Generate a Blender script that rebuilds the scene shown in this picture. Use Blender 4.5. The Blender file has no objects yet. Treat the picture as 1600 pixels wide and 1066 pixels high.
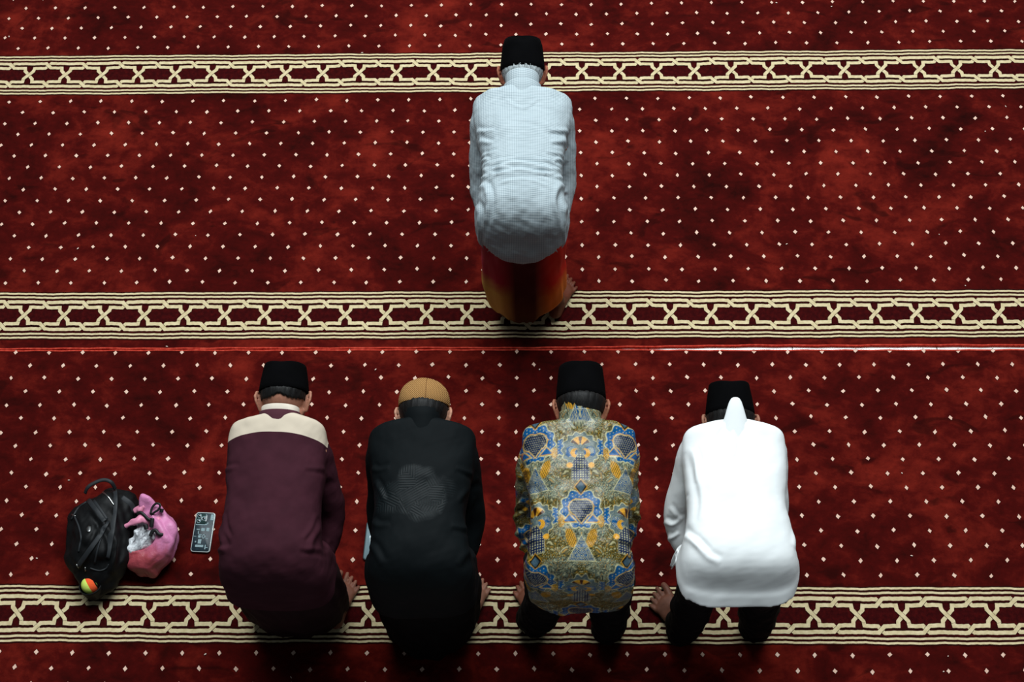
import bpy, bmesh, math, random
import numpy as np
from mathutils import Vector, Matrix

SC = bpy.context.scene
COL = SC.collection
R = math.radians

# ------------------------------------------------------------------ camera, world, lights, exposure
CAM_H, CAM_F = 5.3354, 2210.9                     # height above the floor, focal length in pixels of a 1600 px frame
CAM_PITCH, CAM_YAW, CAM_ROLL = R(63.7693), R(3.1036), R(-2.9066)


def cam_axes():
    cd, sd = math.cos(CAM_PITCH), math.sin(CAM_PITCH)
    f, u, r = np.array([0, cd, -sd]), np.array([0, sd, cd]), np.array([1., 0, 0])
    c, s = math.cos(CAM_YAW), math.sin(CAM_YAW)
    Z = np.array([[c, -s, 0], [s, c, 0], [0, 0, 1]])
    f, u, r = Z @ f, Z @ u, Z @ r
    c, s = math.cos(CAM_ROLL), math.sin(CAM_ROLL)
    return c * r + s * u, -s * r + c * u, f


RR, UU, FF = cam_axes()


def at(px, py, z=0.0):
    """a point of the photograph at a known height above the floor -> world x, y"""
    d = FF + (px - 800) / CAM_F * RR - (py - 533) / CAM_F * UU
    t = (z - CAM_H) / d[2]
    return float(d[0] * t), float(d[1] * t)


cd = bpy.data.cameras.new('camera')
cam = bpy.data.objects.new('camera', cd)
COL.objects.link(cam)
cd.sensor_fit = 'HORIZONTAL'
cd.sensor_width = 36.0
cd.lens = CAM_F * 36.0 / 1600.0
cd.clip_end = 60
m = Matrix.Identity(4)
for i in range(3):
    m[i][0], m[i][1], m[i][2] = RR[i], UU[i], -FF[i]
m[2][3] = CAM_H
cam.matrix_world = m
SC.camera = cam

w = bpy.data.worlds.new('hall_ambient')
SC.world = w
w.use_nodes = True
w.node_tree.nodes['Background'].inputs[0].default_value = (0.75, 0.88, 1.0, 1)
w.node_tree.nodes['Background'].inputs[1].default_value = 0.055


def area(name, loc, target, sx, sy, power, col):
    l = bpy.data.lights.new(name, 'AREA')
    l.shape = 'RECTANGLE'
    l.size, l.size_y, l.energy, l.color = sx, sy, power, col
    o = bpy.data.objects.new(name, l)
    COL.objects.link(o)
    o.location = loc
    o.rotation_euler = (Vector(target) - Vector(loc)).to_track_quat('-Z', 'Y').to_euler()
    return o


area('high_window_daylight', (0.2, 5.5, 7.6), (0.0, 2.4, 0.0), 7.0, 4.2, 1020, (0.90, 0.97, 1.0))

SC.view_settings.view_transform = 'Standard'
SC.view_settings.look = 'None'
SC.view_settings.gamma = 1.0
SC.view_settings.exposure = 0.0
SC.view_settings.use_curve_mapping = False

rng = random.Random(7)
nrng = np.random.default_rng(11)

# ------------------------------------------------------------------ helpers: objects


def tag(o, label=None, cat=None, group=None, kind=None):
    for k, v in (('label', label), ('category', cat), ('group', group), ('kind', kind)):
        if v:
            o[k] = v
    return o


def link(name, me, mats=None, parent=None, smooth=True):
    o = bpy.data.objects.new(name, me)
    COL.objects.link(o)
    if mats is not None:
        for mm in (mats if isinstance(mats, (list, tuple)) else [mats]):
            me.materials.append(mm)
    if parent is not None:
        o.parent = parent
    if smooth:
        me.polygons.foreach_set('use_smooth', [True] * len(me.polygons))
    return o


def empty(name, loc, rz=0.0):
    o = bpy.data.objects.new(name, None)
    COL.objects.link(o)
    o.empty_display_size = 0.1
    o.location = loc
    o.rotation_euler = (0, 0, rz)
    return o


class MB:
    """collects vertices and faces of one mesh"""

    def __init__(self):
        self.v, self.f, self.mi = [], [], []

    def add(self, vs, fs, mi=0):
        b = len(self.v)
        self.v += [tuple(map(float, p)) for p in vs]
        self.f += [tuple(b + i for i in f) for f in fs]
        self.mi += [mi] * len(fs)

    def mesh(self, name='m'):
        me = bpy.data.meshes.new(name)
        me.from_pydata(self.v, [], self.f)
        me.update()
        if self.mi and max(self.mi) > 0:
            me.polygons.foreach_set('material_index', self.mi)
        return me

    def loft(self, rings, closed=True, cap=(True, True), mi=0):
        n = len(rings[0])
        vs = [p for r in rings for p in r]
        fs = []
        for i in range(len(rings) - 1):
            for j in range(n if closed else n - 1):
                k = (j + 1) % n
                fs.append((i * n + j, i * n + k, (i + 1) * n + k, (i + 1) * n + j))
        if cap[0]:
            fs.append(tuple(range(n - 1, -1, -1)))
        if cap[1]:
            fs.append(tuple((len(rings) - 1) * n + j for j in range(n)))
        self.add(vs, fs, mi)

    def tube(self, pts, rads, n=14, cap=(True, True), mi=0, flat=1.0, up=(0, 0, 1)):
        pts = [np.array(p, float) for p in pts]
        if not hasattr(rads, '__len__'):
            rads = [rads] * len(pts)
        rings = []
        side = None
        for i, p in enumerate(pts):
            t = pts[min(i + 1, len(pts) - 1)] - pts[max(i - 1, 0)]
            t = t / (np.linalg.norm(t) + 1e-9)
            if side is None:
                s = np.cross(np.array(up, float), t)
                if np.linalg.norm(s) < 1e-3:
                    s = np.cross(np.array([1., 0, 0]), t)
            else:
                s = side - t * (side @ t)
            s = s / np.linalg.norm(s)
            side = s
            b = np.cross(t, s)
            r = rads[i]
            rings.append([p + s * r * math.cos(a) + b * r * flat * math.sin(a) for a in [2 * math.pi * k / n for k in range(n)]])
        self.loft(rings, True, cap, mi)

    def ellipsoid(self, c, r, rot=None, nu=20, nv=12, mi=0):
        c = np.array(c, float)
        M = np.eye(3) if rot is None else np.array(rot)
        vs, fs = [], []
        vs.append(c + M @ np.array([0, 0, r[2]]))
        for i in range(1, nv):
            th = math.pi * i / nv
            for j in range(nu):
                ph = 2 * math.pi * j / nu
                vs.append(c + M @ np.array([r[0] * math.sin(th) * math.cos(ph), r[1] * math.sin(th) * math.sin(ph), r[2] * math.cos(th)]))
        vs.append(c + M @ np.array([0, 0, -r[2]]))
        for j in range(nu):
            fs.append((0, 1 + j, 1 + (j + 1) % nu))
        for i in range(nv - 2):
            for j in range(nu):
                a, b = 1 + i * nu + j, 1 + i * nu + (j + 1) % nu
                fs.append((a, a + nu, b + nu, b))
        l = len(vs) - 1
        for j in range(nu):
            fs.append((l, 1 + (nv - 2) * nu + (j + 1) % nu, 1 + (nv - 2) * nu + j))
        self.add(vs, fs, mi)

    def hull(self, balls, mi=0):
        """convex hull over balls (centre, radius)"""
        bm = bmesh.new()
        for c, r in balls:
            for d in BALL:
                bm.verts.new((c[0] + d[0] * r, c[1] + d[1] * r, c[2] + d[2] * r))
        res = bmesh.ops.convex_hull(bm, input=bm.verts)
        for v in list(bm.verts):
            if not v.link_faces:
                bm.verts.remove(v)
        bm.verts.index_update()
        self.add([v.co[:] for v in bm.verts], [[v.index for v in f.verts] for f in bm.faces], mi)
        bm.free()


def _ball():
    bm = bmesh.new()
    bmesh.ops.create_icosphere(bm, subdivisions=2, radius=1.0)
    o = [tuple(v.co) for v in bm.verts]
    bm.free()
    return o


BALL = _ball()


def smoothstep(a, b, x):
    t = np.clip((x - a) / (b - a), 0, 1)
    return t * t * (3 - 2 * t)


def catmull(pts, n=8):
    pts = [np.array(p, float) for p in pts]
    out = []
    for i in range(len(pts) - 1):
        p0, p1, p2, p3 = pts[max(i - 1, 0)], pts[i], pts[i + 1], pts[min(i + 2, len(pts) - 1)]
        for k in range(n):
            t = k / n
            out.append(.5 * ((2 * p1) + (-p0 + p2) * t + (2 * p0 - 5 * p1 + 4 * p2 - p3) * t * t + (-p0 + 3 * p1 - 3 * p2 + p3) * t ** 3))
    out.append(pts[-1])
    return out


def get_co(me):
    a = np.empty(len(me.vertices) * 3)
    me.vertices.foreach_get('co', a)
    return a.reshape(-1, 3)


def get_no(me):
    a = np.empty(len(me.vertices) * 3)
    me.vertices.foreach_get('normal', a)
    return a.reshape(-1, 3)


def set_co(me, co):
    me.vertices.foreach_set('co', co.ravel())
    me.update()


def laplace(me, it, fac=0.5, mask=None):
    co = get_co(me)
    e = np.empty(len(me.edges) * 2, dtype=np.int64)
    me.edges.foreach_get('vertices', e)
    e = e.reshape(-1, 2)
    n = len(co)
    a, b = np.concatenate([e[:, 0], e[:, 1]]), np.concatenate([e[:, 1], e[:, 0]])
    deg = np.maximum(np.bincount(a, minlength=n), 1)
    f = fac if mask is None else (fac * mask)[:, None]
    for _ in range(it):
        s = np.stack([np.bincount(a, weights=co[b, k], minlength=n) for k in range(3)], 1) / deg[:, None]
        co = co + (s - co) * f
    set_co(me, co)


def fuse(mb, voxel, it=4, subdiv=0, fac=0.5):
    """one continuous surface out of overlapping closed shapes"""
    me = mb.mesh('tmp')
    o = bpy.data.objects.new('tmp', me)
    COL.objects.link(o)
    md = o.modifiers.new('r', 'REMESH')
    md.mode = 'VOXEL'
    md.voxel_size = voxel
    md.adaptivity = 0
    dg = bpy.context.evaluated_depsgraph_get()
    dg.update()
    out = bpy.data.meshes.new_from_object(o.evaluated_get(dg))
    bpy.data.objects.remove(o)
    if it:
        laplace(out, it, fac)
    if subdiv:
        o = bpy.data.objects.new('tmp', out)
        COL.objects.link(o)
        md = o.modifiers.new('s', 'SUBSURF')
        md.levels = md.render_levels = subdiv
        dg = bpy.context.evaluated_depsgraph_get()
        dg.update()
        out2 = bpy.data.meshes.new_from_object(o.evaluated_get(dg))
        bpy.data.objects.remove(o)
        out = out2
    return out


def wave_noise(p, freq, seed, oct=3):
    """smooth noise as a sum of plane waves; p is (n, k)"""
    r = np.random.default_rng(seed)
    out = np.zeros(len(p))
    amp, tot = 1.0, 0
    for o in range(oct):
        for _ in range(6):
            d = r.normal(size=p.shape[1])
            d = d / np.linalg.norm(d) * freq * (2 ** o) * r.uniform(.7, 1.3)
            out += amp * np.sin(p @ d * 2 * math.pi + r.uniform(0, 6.28))
        tot += amp * 2.4
        amp *= 0.5
    return out / tot


# ------------------------------------------------------------------ helpers: materials
def lin(c):
    return tuple(((x / 255) / 12.92 if x / 255 <= .04045 else ((x / 255 + .055) / 1.055) ** 2.4) for x in c) + (1.0,)


class NT:
    def __init__(self, name):
        self.m = bpy.data.materials.new(name)
        self.m.use_nodes = True
        self.t = self.m.node_tree
        self.b = self.t.nodes['Principled BSDF']

    def n(self, typ, **kw):
        nd = self.t.nodes.new(typ)
        for k, v in kw.items():
            setattr(nd, k, v)
        return nd

    def l(self, a, b):
        self.t.links.new(a, b)

    def val(self, sock, v):
        if hasattr(v, 'is_linked') or hasattr(v, 'links'):
            self.l(v, sock)
        else:
            sock.default_value = v

    def math(self, op, a, b=None, c=None, clamp=False):
        nd = self.n('ShaderNodeMath', operation=op)
        nd.use_clamp = clamp
        self.val(nd.inputs[0], a)
        if b is not None:
            self.val(nd.inputs[1], b)
        if c is not None:
            self.val(nd.inputs[2], c)
        return nd.outputs[0]

    def mix(self, f, a, b, typ='MIX'):
        nd = self.n('ShaderNodeMix', data_type='RGBA', blend_type=typ)
        self.val(nd.inputs[0], f)
        self.val(nd.inputs[6], a)
        self.val(nd.inputs[7], b)
        return nd.outputs[2]

    def coords(self):
        return self.n('ShaderNodeTexCoord').outputs['Object']

    def xyz(self, v):
        s = self.n('ShaderNodeSeparateXYZ')
        self.l(v, s.inputs[0])
        return s.outputs

    def noise(self, v, scale, detail=3, rough=.5, dist=0):
        nd = self.n('ShaderNodeTexNoise')
        self.l(v, nd.inputs['Vector'])
        nd.inputs['Scale'].default_value = scale
        nd.inputs['Detail'].default_value = detail
        nd.inputs['Roughness'].default_value = rough
        nd.inputs['Distortion'].default_value = dist
        return nd.outputs['Fac']

    def ramp(self, f, stops, interp='LINEAR'):
        nd = self.n('ShaderNodeValToRGB')
        nd.color_ramp.interpolation = interp
        el = nd.color_ramp.elements
        while len(el) < len(stops):
            el.new(.5)
        for e, (p, c) in zip(el, stops):
            e.position, e.color = p, c
        self.l(f, nd.inputs[0])
        return nd.outputs[0]

    def mapping(self, v, scale=(1, 1, 1), rot=(0, 0, 0), loc=(0, 0, 0)):
        nd = self.n('ShaderNodeMapping')
        self.l(v, nd.inputs[0])
        nd.inputs['Scale'].default_value = scale
        nd.inputs['Rotation'].default_value = rot
        nd.inputs['Location'].default_value = loc
        return nd.outputs[0]

    def bump(self, h, strength=.3, dist=.002):
        nd = self.n('ShaderNodeBump')
        nd.inputs['Strength'].default_value = strength
        nd.inputs['Distance'].default_value = dist
        self.l(h, nd.inputs['Height'])
        self.l(nd.outputs[0], self.b.inputs['Normal'])

    def set(self, color=None, rough=None, **kw):
        if color is not None:
            self.val(self.b.inputs['Base Color'], color)
        if rough is not None:
            self.val(self.b.inputs['Roughness'], rough)
        for k, v in kw.items():
            self.val(self.b.inputs[k.replace('_', ' ')], v)
        return self.m


def cloth(name, rgb, rough=.85, weave=900, var=.12, spec=.25, sheen=0.0, bump=.25):
    t = NT(name)
    co = t.coords()
    c = lin(rgb)
    d = tuple(x * (1 - var) for x in c[:3]) + (1,)
    e = tuple(min(1, x * (1 + var)) for x in c[:3]) + (1,)
    n1 = t.noise(co, 14, 3)
    t.bump(t.noise(co, weave, 2), bump, .0008)
    return t.set(t.ramp(n1, [(.3, d), (.7, e)]), rough, Specular_IOR_Level=spec, Sheen_Weight=sheen)


def plain(name, rgb, rough=.5, metal=0.0, spec=.5, var=.06, scale=30):
    t = NT(name)
    c = lin(rgb)
    n1 = t.noise(t.coords(), scale, 2)
    col = t.ramp(n1, [(.3, tuple(x * (1 - var) for x in c[:3]) + (1,)), (.7, tuple(min(1, x * (1 + var)) for x in c[:3]) + (1,))])
    return t.set(col, rough, Metallic=metal, Specular_IOR_Level=spec)


# ------------------------------------------------------------------ floor and carpets
def tile_material():
    t = NT('white_glazed_floor_tile')
    co = t.coords()
    br = t.n('ShaderNodeTexBrick')
    t.l(t.mapping(co, loc=(.17, .1, 0)), br.inputs['Vector'])
    br.offset = 0.0
    br.inputs['Scale'].default_value = 1.0
    br.inputs['Brick Width'].default_value = .6
    br.inputs['Row Height'].default_value = .6
    br.inputs['Mortar Size'].default_value = .003
    br.inputs['Color1'].default_value = (.9, .88, .84, 1)
    br.inputs['Color2'].default_value = (.86, .85, .81, 1)
    br.inputs['Mortar'].default_value = (.12, .1, .09, 1)
    return t.set(br.outputs['Color'], .12)


fl = MB()
fl.add([(-5, -1.5, 0), (5, -1.5, 0), (5, 7, 0), (-5, 7, 0)], [(0, 1, 2, 3)])
fl.add([(-5, -1.5, -.1), (5, -1.5, -.1), (5, 7, -.1), (-5, 7, -.1)], [(3, 2, 1, 0)])
floor = link('floor', fl.mesh(), tile_material(), smooth=False)
tag(floor, kind='structure')
floor.location.z = -.012

CZ = 0.0   # top of the carpet base = level 0; the tile lies 12 mm lower


def pile(name, c_dark, c_mid, c_light, patch=True, bump=.5):
    t = NT(name)
    co = t.coords()
    fine = t.noise(co, 700, 2, .6)
    if patch:
        a = t.noise(co, 2.3, 6, .62, .7)
        b = t.noise(t.mapping(co, scale=(1, 1.6, 1), rot=(0, 0, .4)), 9, 5, .65, .4)
        g = t.noise(t.mapping(co, scale=(1, 1, 1), loc=(4, 2, 0)), 45, 3, .6)
        s = t.math('ADD', t.math('MULTIPLY', a, .62), t.math('ADD', t.math('MULTIPLY', b, .36), t.math('MULTIPLY', g, .10)))
        s = t.math('ADD', s, t.math('MULTIPLY', t.math('SUBTRACT', fine, .5), .13))
        col = t.ramp(s, [(.36, c_dark), (.53, c_mid), (.70, c_light)])
        # strokes where the pile is brushed the other way
        st = t.noise(t.mapping(co, scale=(1, 1.9, 1), rot=(0, 0, -.5), loc=(1.3, 7.7, 0)), 4.2, 3, .45, 1.1)
        st = t.math('MULTIPLY', t.math('SUBTRACT', st, .61), 14.0, clamp=True)
        col = t.mix(t.math('MULTIPLY', st, .62), col, c_dark)
    else:
        s = t.math('ADD', t.math('MULTIPLY', t.noise(co, 60, 3), .6), t.math('MULTIPLY', fine, .4))
        col = t.ramp(s, [(.32, c_dark), (.5, c_mid), (.68, c_light)])
    t.bump(t.math('ADD', fine, t.math('MULTIPLY', t.noise(co, 160, 2), .8)), bump, .002)
    return t.set(col, .95, Specular_IOR_Level=.08, Sheen_Weight=.0)


M_RED = pile('deep_red_carpet_pile', lin((32, 2, 1)), lin((69, 7, 5)), lin((114, 28, 18)))
M_DRED = pile('dark_red_band_pile', lin((38, 2, 4)), lin((54, 5, 6)), lin((72, 9, 9)), False)
M_CREAM = pile('cream_band_pile', lin((190, 172, 130)), lin((208, 191, 150)), lin((224, 208, 170)), False, .35)
M_PINKDOT = pile('pale_pink_dot_pile', lin((206, 166, 146)), lin((226, 190, 170)), lin((240, 208, 188)), False, .35)
M_OUT = pile('black_green_outline_pile', lin((34, 5, 5)), lin((42, 9, 7)), lin((52, 16, 10)), False)
M_EDGE = pile('painted_lit_red_edge', lin((150, 36, 26)), lin((184, 58, 44)), lin((216, 88, 68)), False)  # light caught along the cut edges, put into a brighter pile colour
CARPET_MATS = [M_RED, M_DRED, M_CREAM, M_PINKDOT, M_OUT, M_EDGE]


def wob(X, Y, seed):
    r = np.random.default_rng(seed)
    dy = dx = 0
    for fr, am in ((1.1, .0012), (2.9, .0010), (6.5, .0008), (17, .00055), (43, .0004), (90, .00025)):
        p, q = r.uniform(0, 6.28), r.uniform(0, 6.28)
        dy += am * math.sin(X * fr * 6.28 + p + Y * 11)
        dx += am * .6 * math.sin(X * fr * 6.28 + Y * fr * 9 + q)
    return dx, dy


def ribbon(mb, pts, width, z, mi, seed, step=.007):
    P = [np.array(p, float) for p in pts]
    Q = []
    for a, b in zip(P[:-1], P[1:]):
        n = max(1, int(np.linalg.norm(b - a) / step))
        for k in range(n):
            Q.append(a + (b - a) * k / n)
    Q.append(P[-1])
    vs = []
    for i, q in enumerate(Q):
        t0 = q - Q[max(i - 1, 0)]
        t1 = Q[min(i + 1, len(Q) - 1)] - q
        if np.linalg.norm(t0) < 1e-9:
            t0 = t1
        if np.linalg.norm(t1) < 1e-9:
            t1 = t0
        t0, t1 = t0 / np.linalg.norm(t0), t1 / np.linalg.norm(t1)
        t = t0 + t1
        t /= np.linalg.norm(t)
        k = 1 / max(.6, float(t @ t0))
        nrm = np.array([-t[1], t[0]])
        for s in (-1, 1):
            p = q + nrm * s * width / 2 * k
            dx, dy = wob(p[0], p[1], seed)
            vs.append((p[0] + dx, p[1] + dy, z))
    fs = [(2 * i, 2 * i + 2, 2 * i + 3, 2 * i + 1) for i in range(len(Q) - 1)]
    mb.add(vs, fs, mi)


def band(mb, yc, period, x0, xa, xb, seed, mirror=False):
    """border band: two double lines and an interlaced lattice between them"""
    S = .000788
    X = period / 252.0
    sgn = -1 if mirror else 1
    # dark red ground of the band
    n = 160
    vs = []
    for i in range(n + 1):
        x = xa + (xb - xa) * i / n
        for s in (-1, 1):
            dx, dy = wob(x, yc + s * .109, seed)
            vs.append((x, yc + s * 143 * S * .985 + dy, .0008))
    mb.add(vs, [(2 * i, 2 * i + 2, 2 * i + 3, 2 * i + 1) for i in range(n)], 1)
    for s in (-1, 1):
        for v, wd in ((134, 10.5), (112, 11)):
            ribbon(mb, [(xa, yc + s * v * S), (xb, yc + s * v * S)], wd * S, .0020, 2, seed, .012)
        for v, wd in ((123, 8), (103, 4), (144, 5)):
            ribbon(mb, [(xa, yc + s * v * S), (xb, yc + s * v * S)], wd * S, .0014, 4, seed, .012)
    J = 126
    TH = 19.5 * S

    def tr(pts, xo):
        return [(x0 + (xo + sgn * px) * X, yc + py * S) for px, py in pts]
    k0 = int((xa - x0) / period) - 1
    k1 = int((xb - x0) / period) + 1
    for k in range(k0, k1 + 1):
        xo = k * 252
        if x0 + (xo - 150) * X < xa or x0 + (xo + 160) * X > xb:
            continue
        under = [(-J + 18, -50), (-32, -50), (-29, -28), (0, 0), (29, 28), (32, 50), (J - 18, 50), (J + 14, 83)]
        over = [(-J - 18, 83), (-J + 16, 50), (-32, 50), (-29, 28), (-5, 5)], [(5, -5), (29, -28), (32, -50), (J - 16, -50), (J + 18, -83), (J + 60, -83)]
        # ascending strand: under at the outer junctions, over at the crossing
        for pts, zz in (([(-J - 14, -83), (-J + 18, -50), (-32, -50), (-29, -28), (-8, -8)], .0024),
                        ([(8, 8), (29, 28), (32, 50), (J - 18, 50), (J + 14, 83)], .0024)):
            ribbon(mb, tr(pts, xo), TH + 5 * S, zz - .0006, 4, seed)
            ribbon(mb, tr(pts, xo), TH, zz, 2, seed)
        for pts, zz in (([(-J - 60, 83), (-J - 18, 83), (-J + 18, 50), (-32, 50), (-29, 28), (0, 0)], .0034),
                        ([(0, 0), (29, -28), (32, -50), (J - 18, -50), (J + 18, -83), (J + 60, -83)], .0034)):
            ribbon(mb, tr(pts, xo), TH, zz - .0002, 2, seed)
            core = [p for p in pts]
            ribbon(mb, tr([p for p in core if abs(p[0]) < J + 30 and p != (0, 0)], xo), TH + 4 * S, zz - .0006, 4, seed)
        c = [(-30, -31), (-27, -26), (27, 26), (30, 31)]
        ribbon(mb, tr([(-24, -23), (24, 23)], xo), TH + 4 * S, .0036, 4, seed)
        ribbon(mb, tr([(-30, -36), (-28, -27), (28, 27), (30, 36)], xo), TH, .0042, 2, seed)
        # long outer bars from one junction to the next
        ribbon(mb, tr([(-J + 8, 83), (J - 16, 83)], xo), TH, .0026, 2, seed)
        ribbon(mb, tr([(-J + 16, -83), (J - 8, -83)], xo), TH, .0026, 2, seed)
        ribbon(mb, tr([(-J + 20, 66), (J - 30, 66)], xo), 5 * S, .0027, 4, seed)
        ribbon(mb, tr([(-J + 30, -66), (J - 20, -66)], xo), 5 * S, .0027, 4, seed)


def dots(mb, rows, p, x0, xa, xb, seed):
    r = random.Random(seed)
    for y, odd in rows:
        k0, k1 = int((xa - x0) / p) - 1, int((xb - x0) / p) + 1
        for k in range(k0, k1 + 1):
            x = x0 + (k + (.5 if odd else 0)) * p + r.gauss(0, .0012)
            if x < xa + .02 or x > xb - .02:
                continue
            yy = y + r.gauss(0, .0013) + wob(x, y, seed)[1]
            a, b = .0086 * r.uniform(.9, 1.1), .0103 * r.uniform(.9, 1.1)
            sk = r.gauss(0, .0012)
            pts = []
            for cx, cy in ((a, 0), (.48 * a, .48 * b), (0, b), (-.48 * a, .48 * b), (-a, 0), (-.48 * a, -.48 * b), (0, -b), (.48 * a, -.48 * b)):
                pts.append((x + cx + sk * cy / b + r.gauss(0, .0004), yy + cy + r.gauss(0, .0004), .0018))
            mb.add(pts, [tuple(range(8))], 3)
            mb.add([(x + (px - x) * 1.22, yy + (py - yy) * 1.22, .0010) for px, py, _ in pts], [tuple(range(8))], 1)


def carpet(label, xa, xb, y0, y1, near, far, bands, rowsets, seed):
    """one roll; near(x) and far(x) give its cut edges, hard edges rounded over"""
    mb = MB()
    xs = np.linspace(xa, xb, 121)
    prof = [(-.0125, -.011), (-.0125, -.004), (-.0115, .0008), (-.0095, .0017), (-.0055, .0016), (-.0020, .0008), (.0, 0.0)]
    def edge(f, s):
        rows = []
        for off, z in prof:
            rows.append([(x, f(x) + s * (off + .0125) + .0012 * math.sin(x * 37 + s) * (1 if off < .02 else 0), z + .0006 * math.sin(x * 23) * (z > .001)) for x in xs])
        return rows
    en, ef = edge(near, 1), edge(far, -1)
    rows = en + [[(x, near(x) + .02 + (far(x) - near(x) - .04) * t, 0) for x in xs] for t in np.linspace(0, 1, 24)] + ef[::-1]
    n = len(xs)
    vs = [p for r_ in rows for p in r_]
    b = 0
    for i in range(len(rows) - 1):
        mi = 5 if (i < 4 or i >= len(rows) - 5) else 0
        fs = [(i * n + j, i * n + j + 1, (i + 1) * n + j + 1, (i + 1) * n + j) for j in range(n - 1)]
        if i == 0:
            mb.add(vs, fs, mi)
        else:
            mb.f += fs
            mb.mi += [mi] * len(fs)
    for bd in bands:
        band(mb, *bd[:3], xa + .01, xb - .01, bd[3], bd[4])
    for rs, p, x0 in rowsets:
        dots(mb, rs, p, x0, xa, xb, seed)
    me = mb.mesh()
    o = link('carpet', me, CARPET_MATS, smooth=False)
    return tag(o, label, 'carpet', 'red prayer carpets')


def Y2(x):   # the seam opens to the right
    return max(0.0, (x - .0)) if x > 0 else 0


AU, AL = .0596309, .0600660
rowsA = [(4.11165 + AU * k, k % 2 == 1) for k in range(1, 18)]
rowsB = [(3.86277 - AU * k, k % 2 == 1) for k in range(0, 17)]
rowsC = [(2.57354 - AL * k, k % 2 == 1) for k in range(0, 17)]
rowsD = [(1.30273 - AL * k, k % 2 == 1) for k in range(0, 17)]
gap_up = lambda x: 2.5900 + (.0085 * smoothstep(-.05, .9, np.array(x)) if x > 0 else 0) + .0008 * math.sin(x * 9)
gap_dn = lambda x: 2.5880 - (.0055 * smoothstep(-.05, .9, np.array(x)) if x > 0 else 0) + .0006 * math.sin(x * 7)
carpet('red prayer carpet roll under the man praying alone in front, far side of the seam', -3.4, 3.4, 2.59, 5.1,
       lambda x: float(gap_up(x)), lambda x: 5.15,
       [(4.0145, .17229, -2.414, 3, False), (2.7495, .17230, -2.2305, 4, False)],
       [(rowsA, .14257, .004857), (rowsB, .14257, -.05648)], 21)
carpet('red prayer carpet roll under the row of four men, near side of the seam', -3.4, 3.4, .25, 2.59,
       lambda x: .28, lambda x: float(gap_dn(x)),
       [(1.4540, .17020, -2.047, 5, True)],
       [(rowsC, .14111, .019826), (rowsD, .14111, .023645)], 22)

# ------------------------------------------------------------------ people
def skin_material(name, rgb, rough=.55):
    t = NT(name)
    co = t.coords()
    c = lin(rgb)
    n1 = t.noise(co, 22, 4, .6)
    col = t.ramp(n1, [(.3, tuple(x * .74 for x in c[:3]) + (1,)), (.55, c), (.75, (min(1, c[0] * 1.2), c[1] * 1.1, c[2] * 1.1, 1))])
    t.bump(t.noise(co, 160, 3), .25, .0015)
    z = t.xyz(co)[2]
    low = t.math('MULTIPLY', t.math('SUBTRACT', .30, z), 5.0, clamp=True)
    col = t.mix(low, col, t.mix(1.0, col, (.52, .46, .44, 1), 'MULTIPLY'))  # shade on feet and shins, mixed into the skin colour
    return t.set(col, rough, Specular_IOR_Level=.25, Subsurface_Weight=.0)


def hair_material(name, rgb, rgb2):
    t = NT(name)
    co = t.coords()
    n1 = t.noise(t.mapping(co, scale=(1, .12, .35)), 420, 3)
    t.bump(n1, .6, .002)
    return t.set(t.ramp(n1, [(.35, lin(rgb)), (.7, lin(rgb2))]), .6, Specular_IOR_Level=.3)


def V(*a):
    return np.array(a, float)


def unit(v):
    return v / np.linalg.norm(v)


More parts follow.
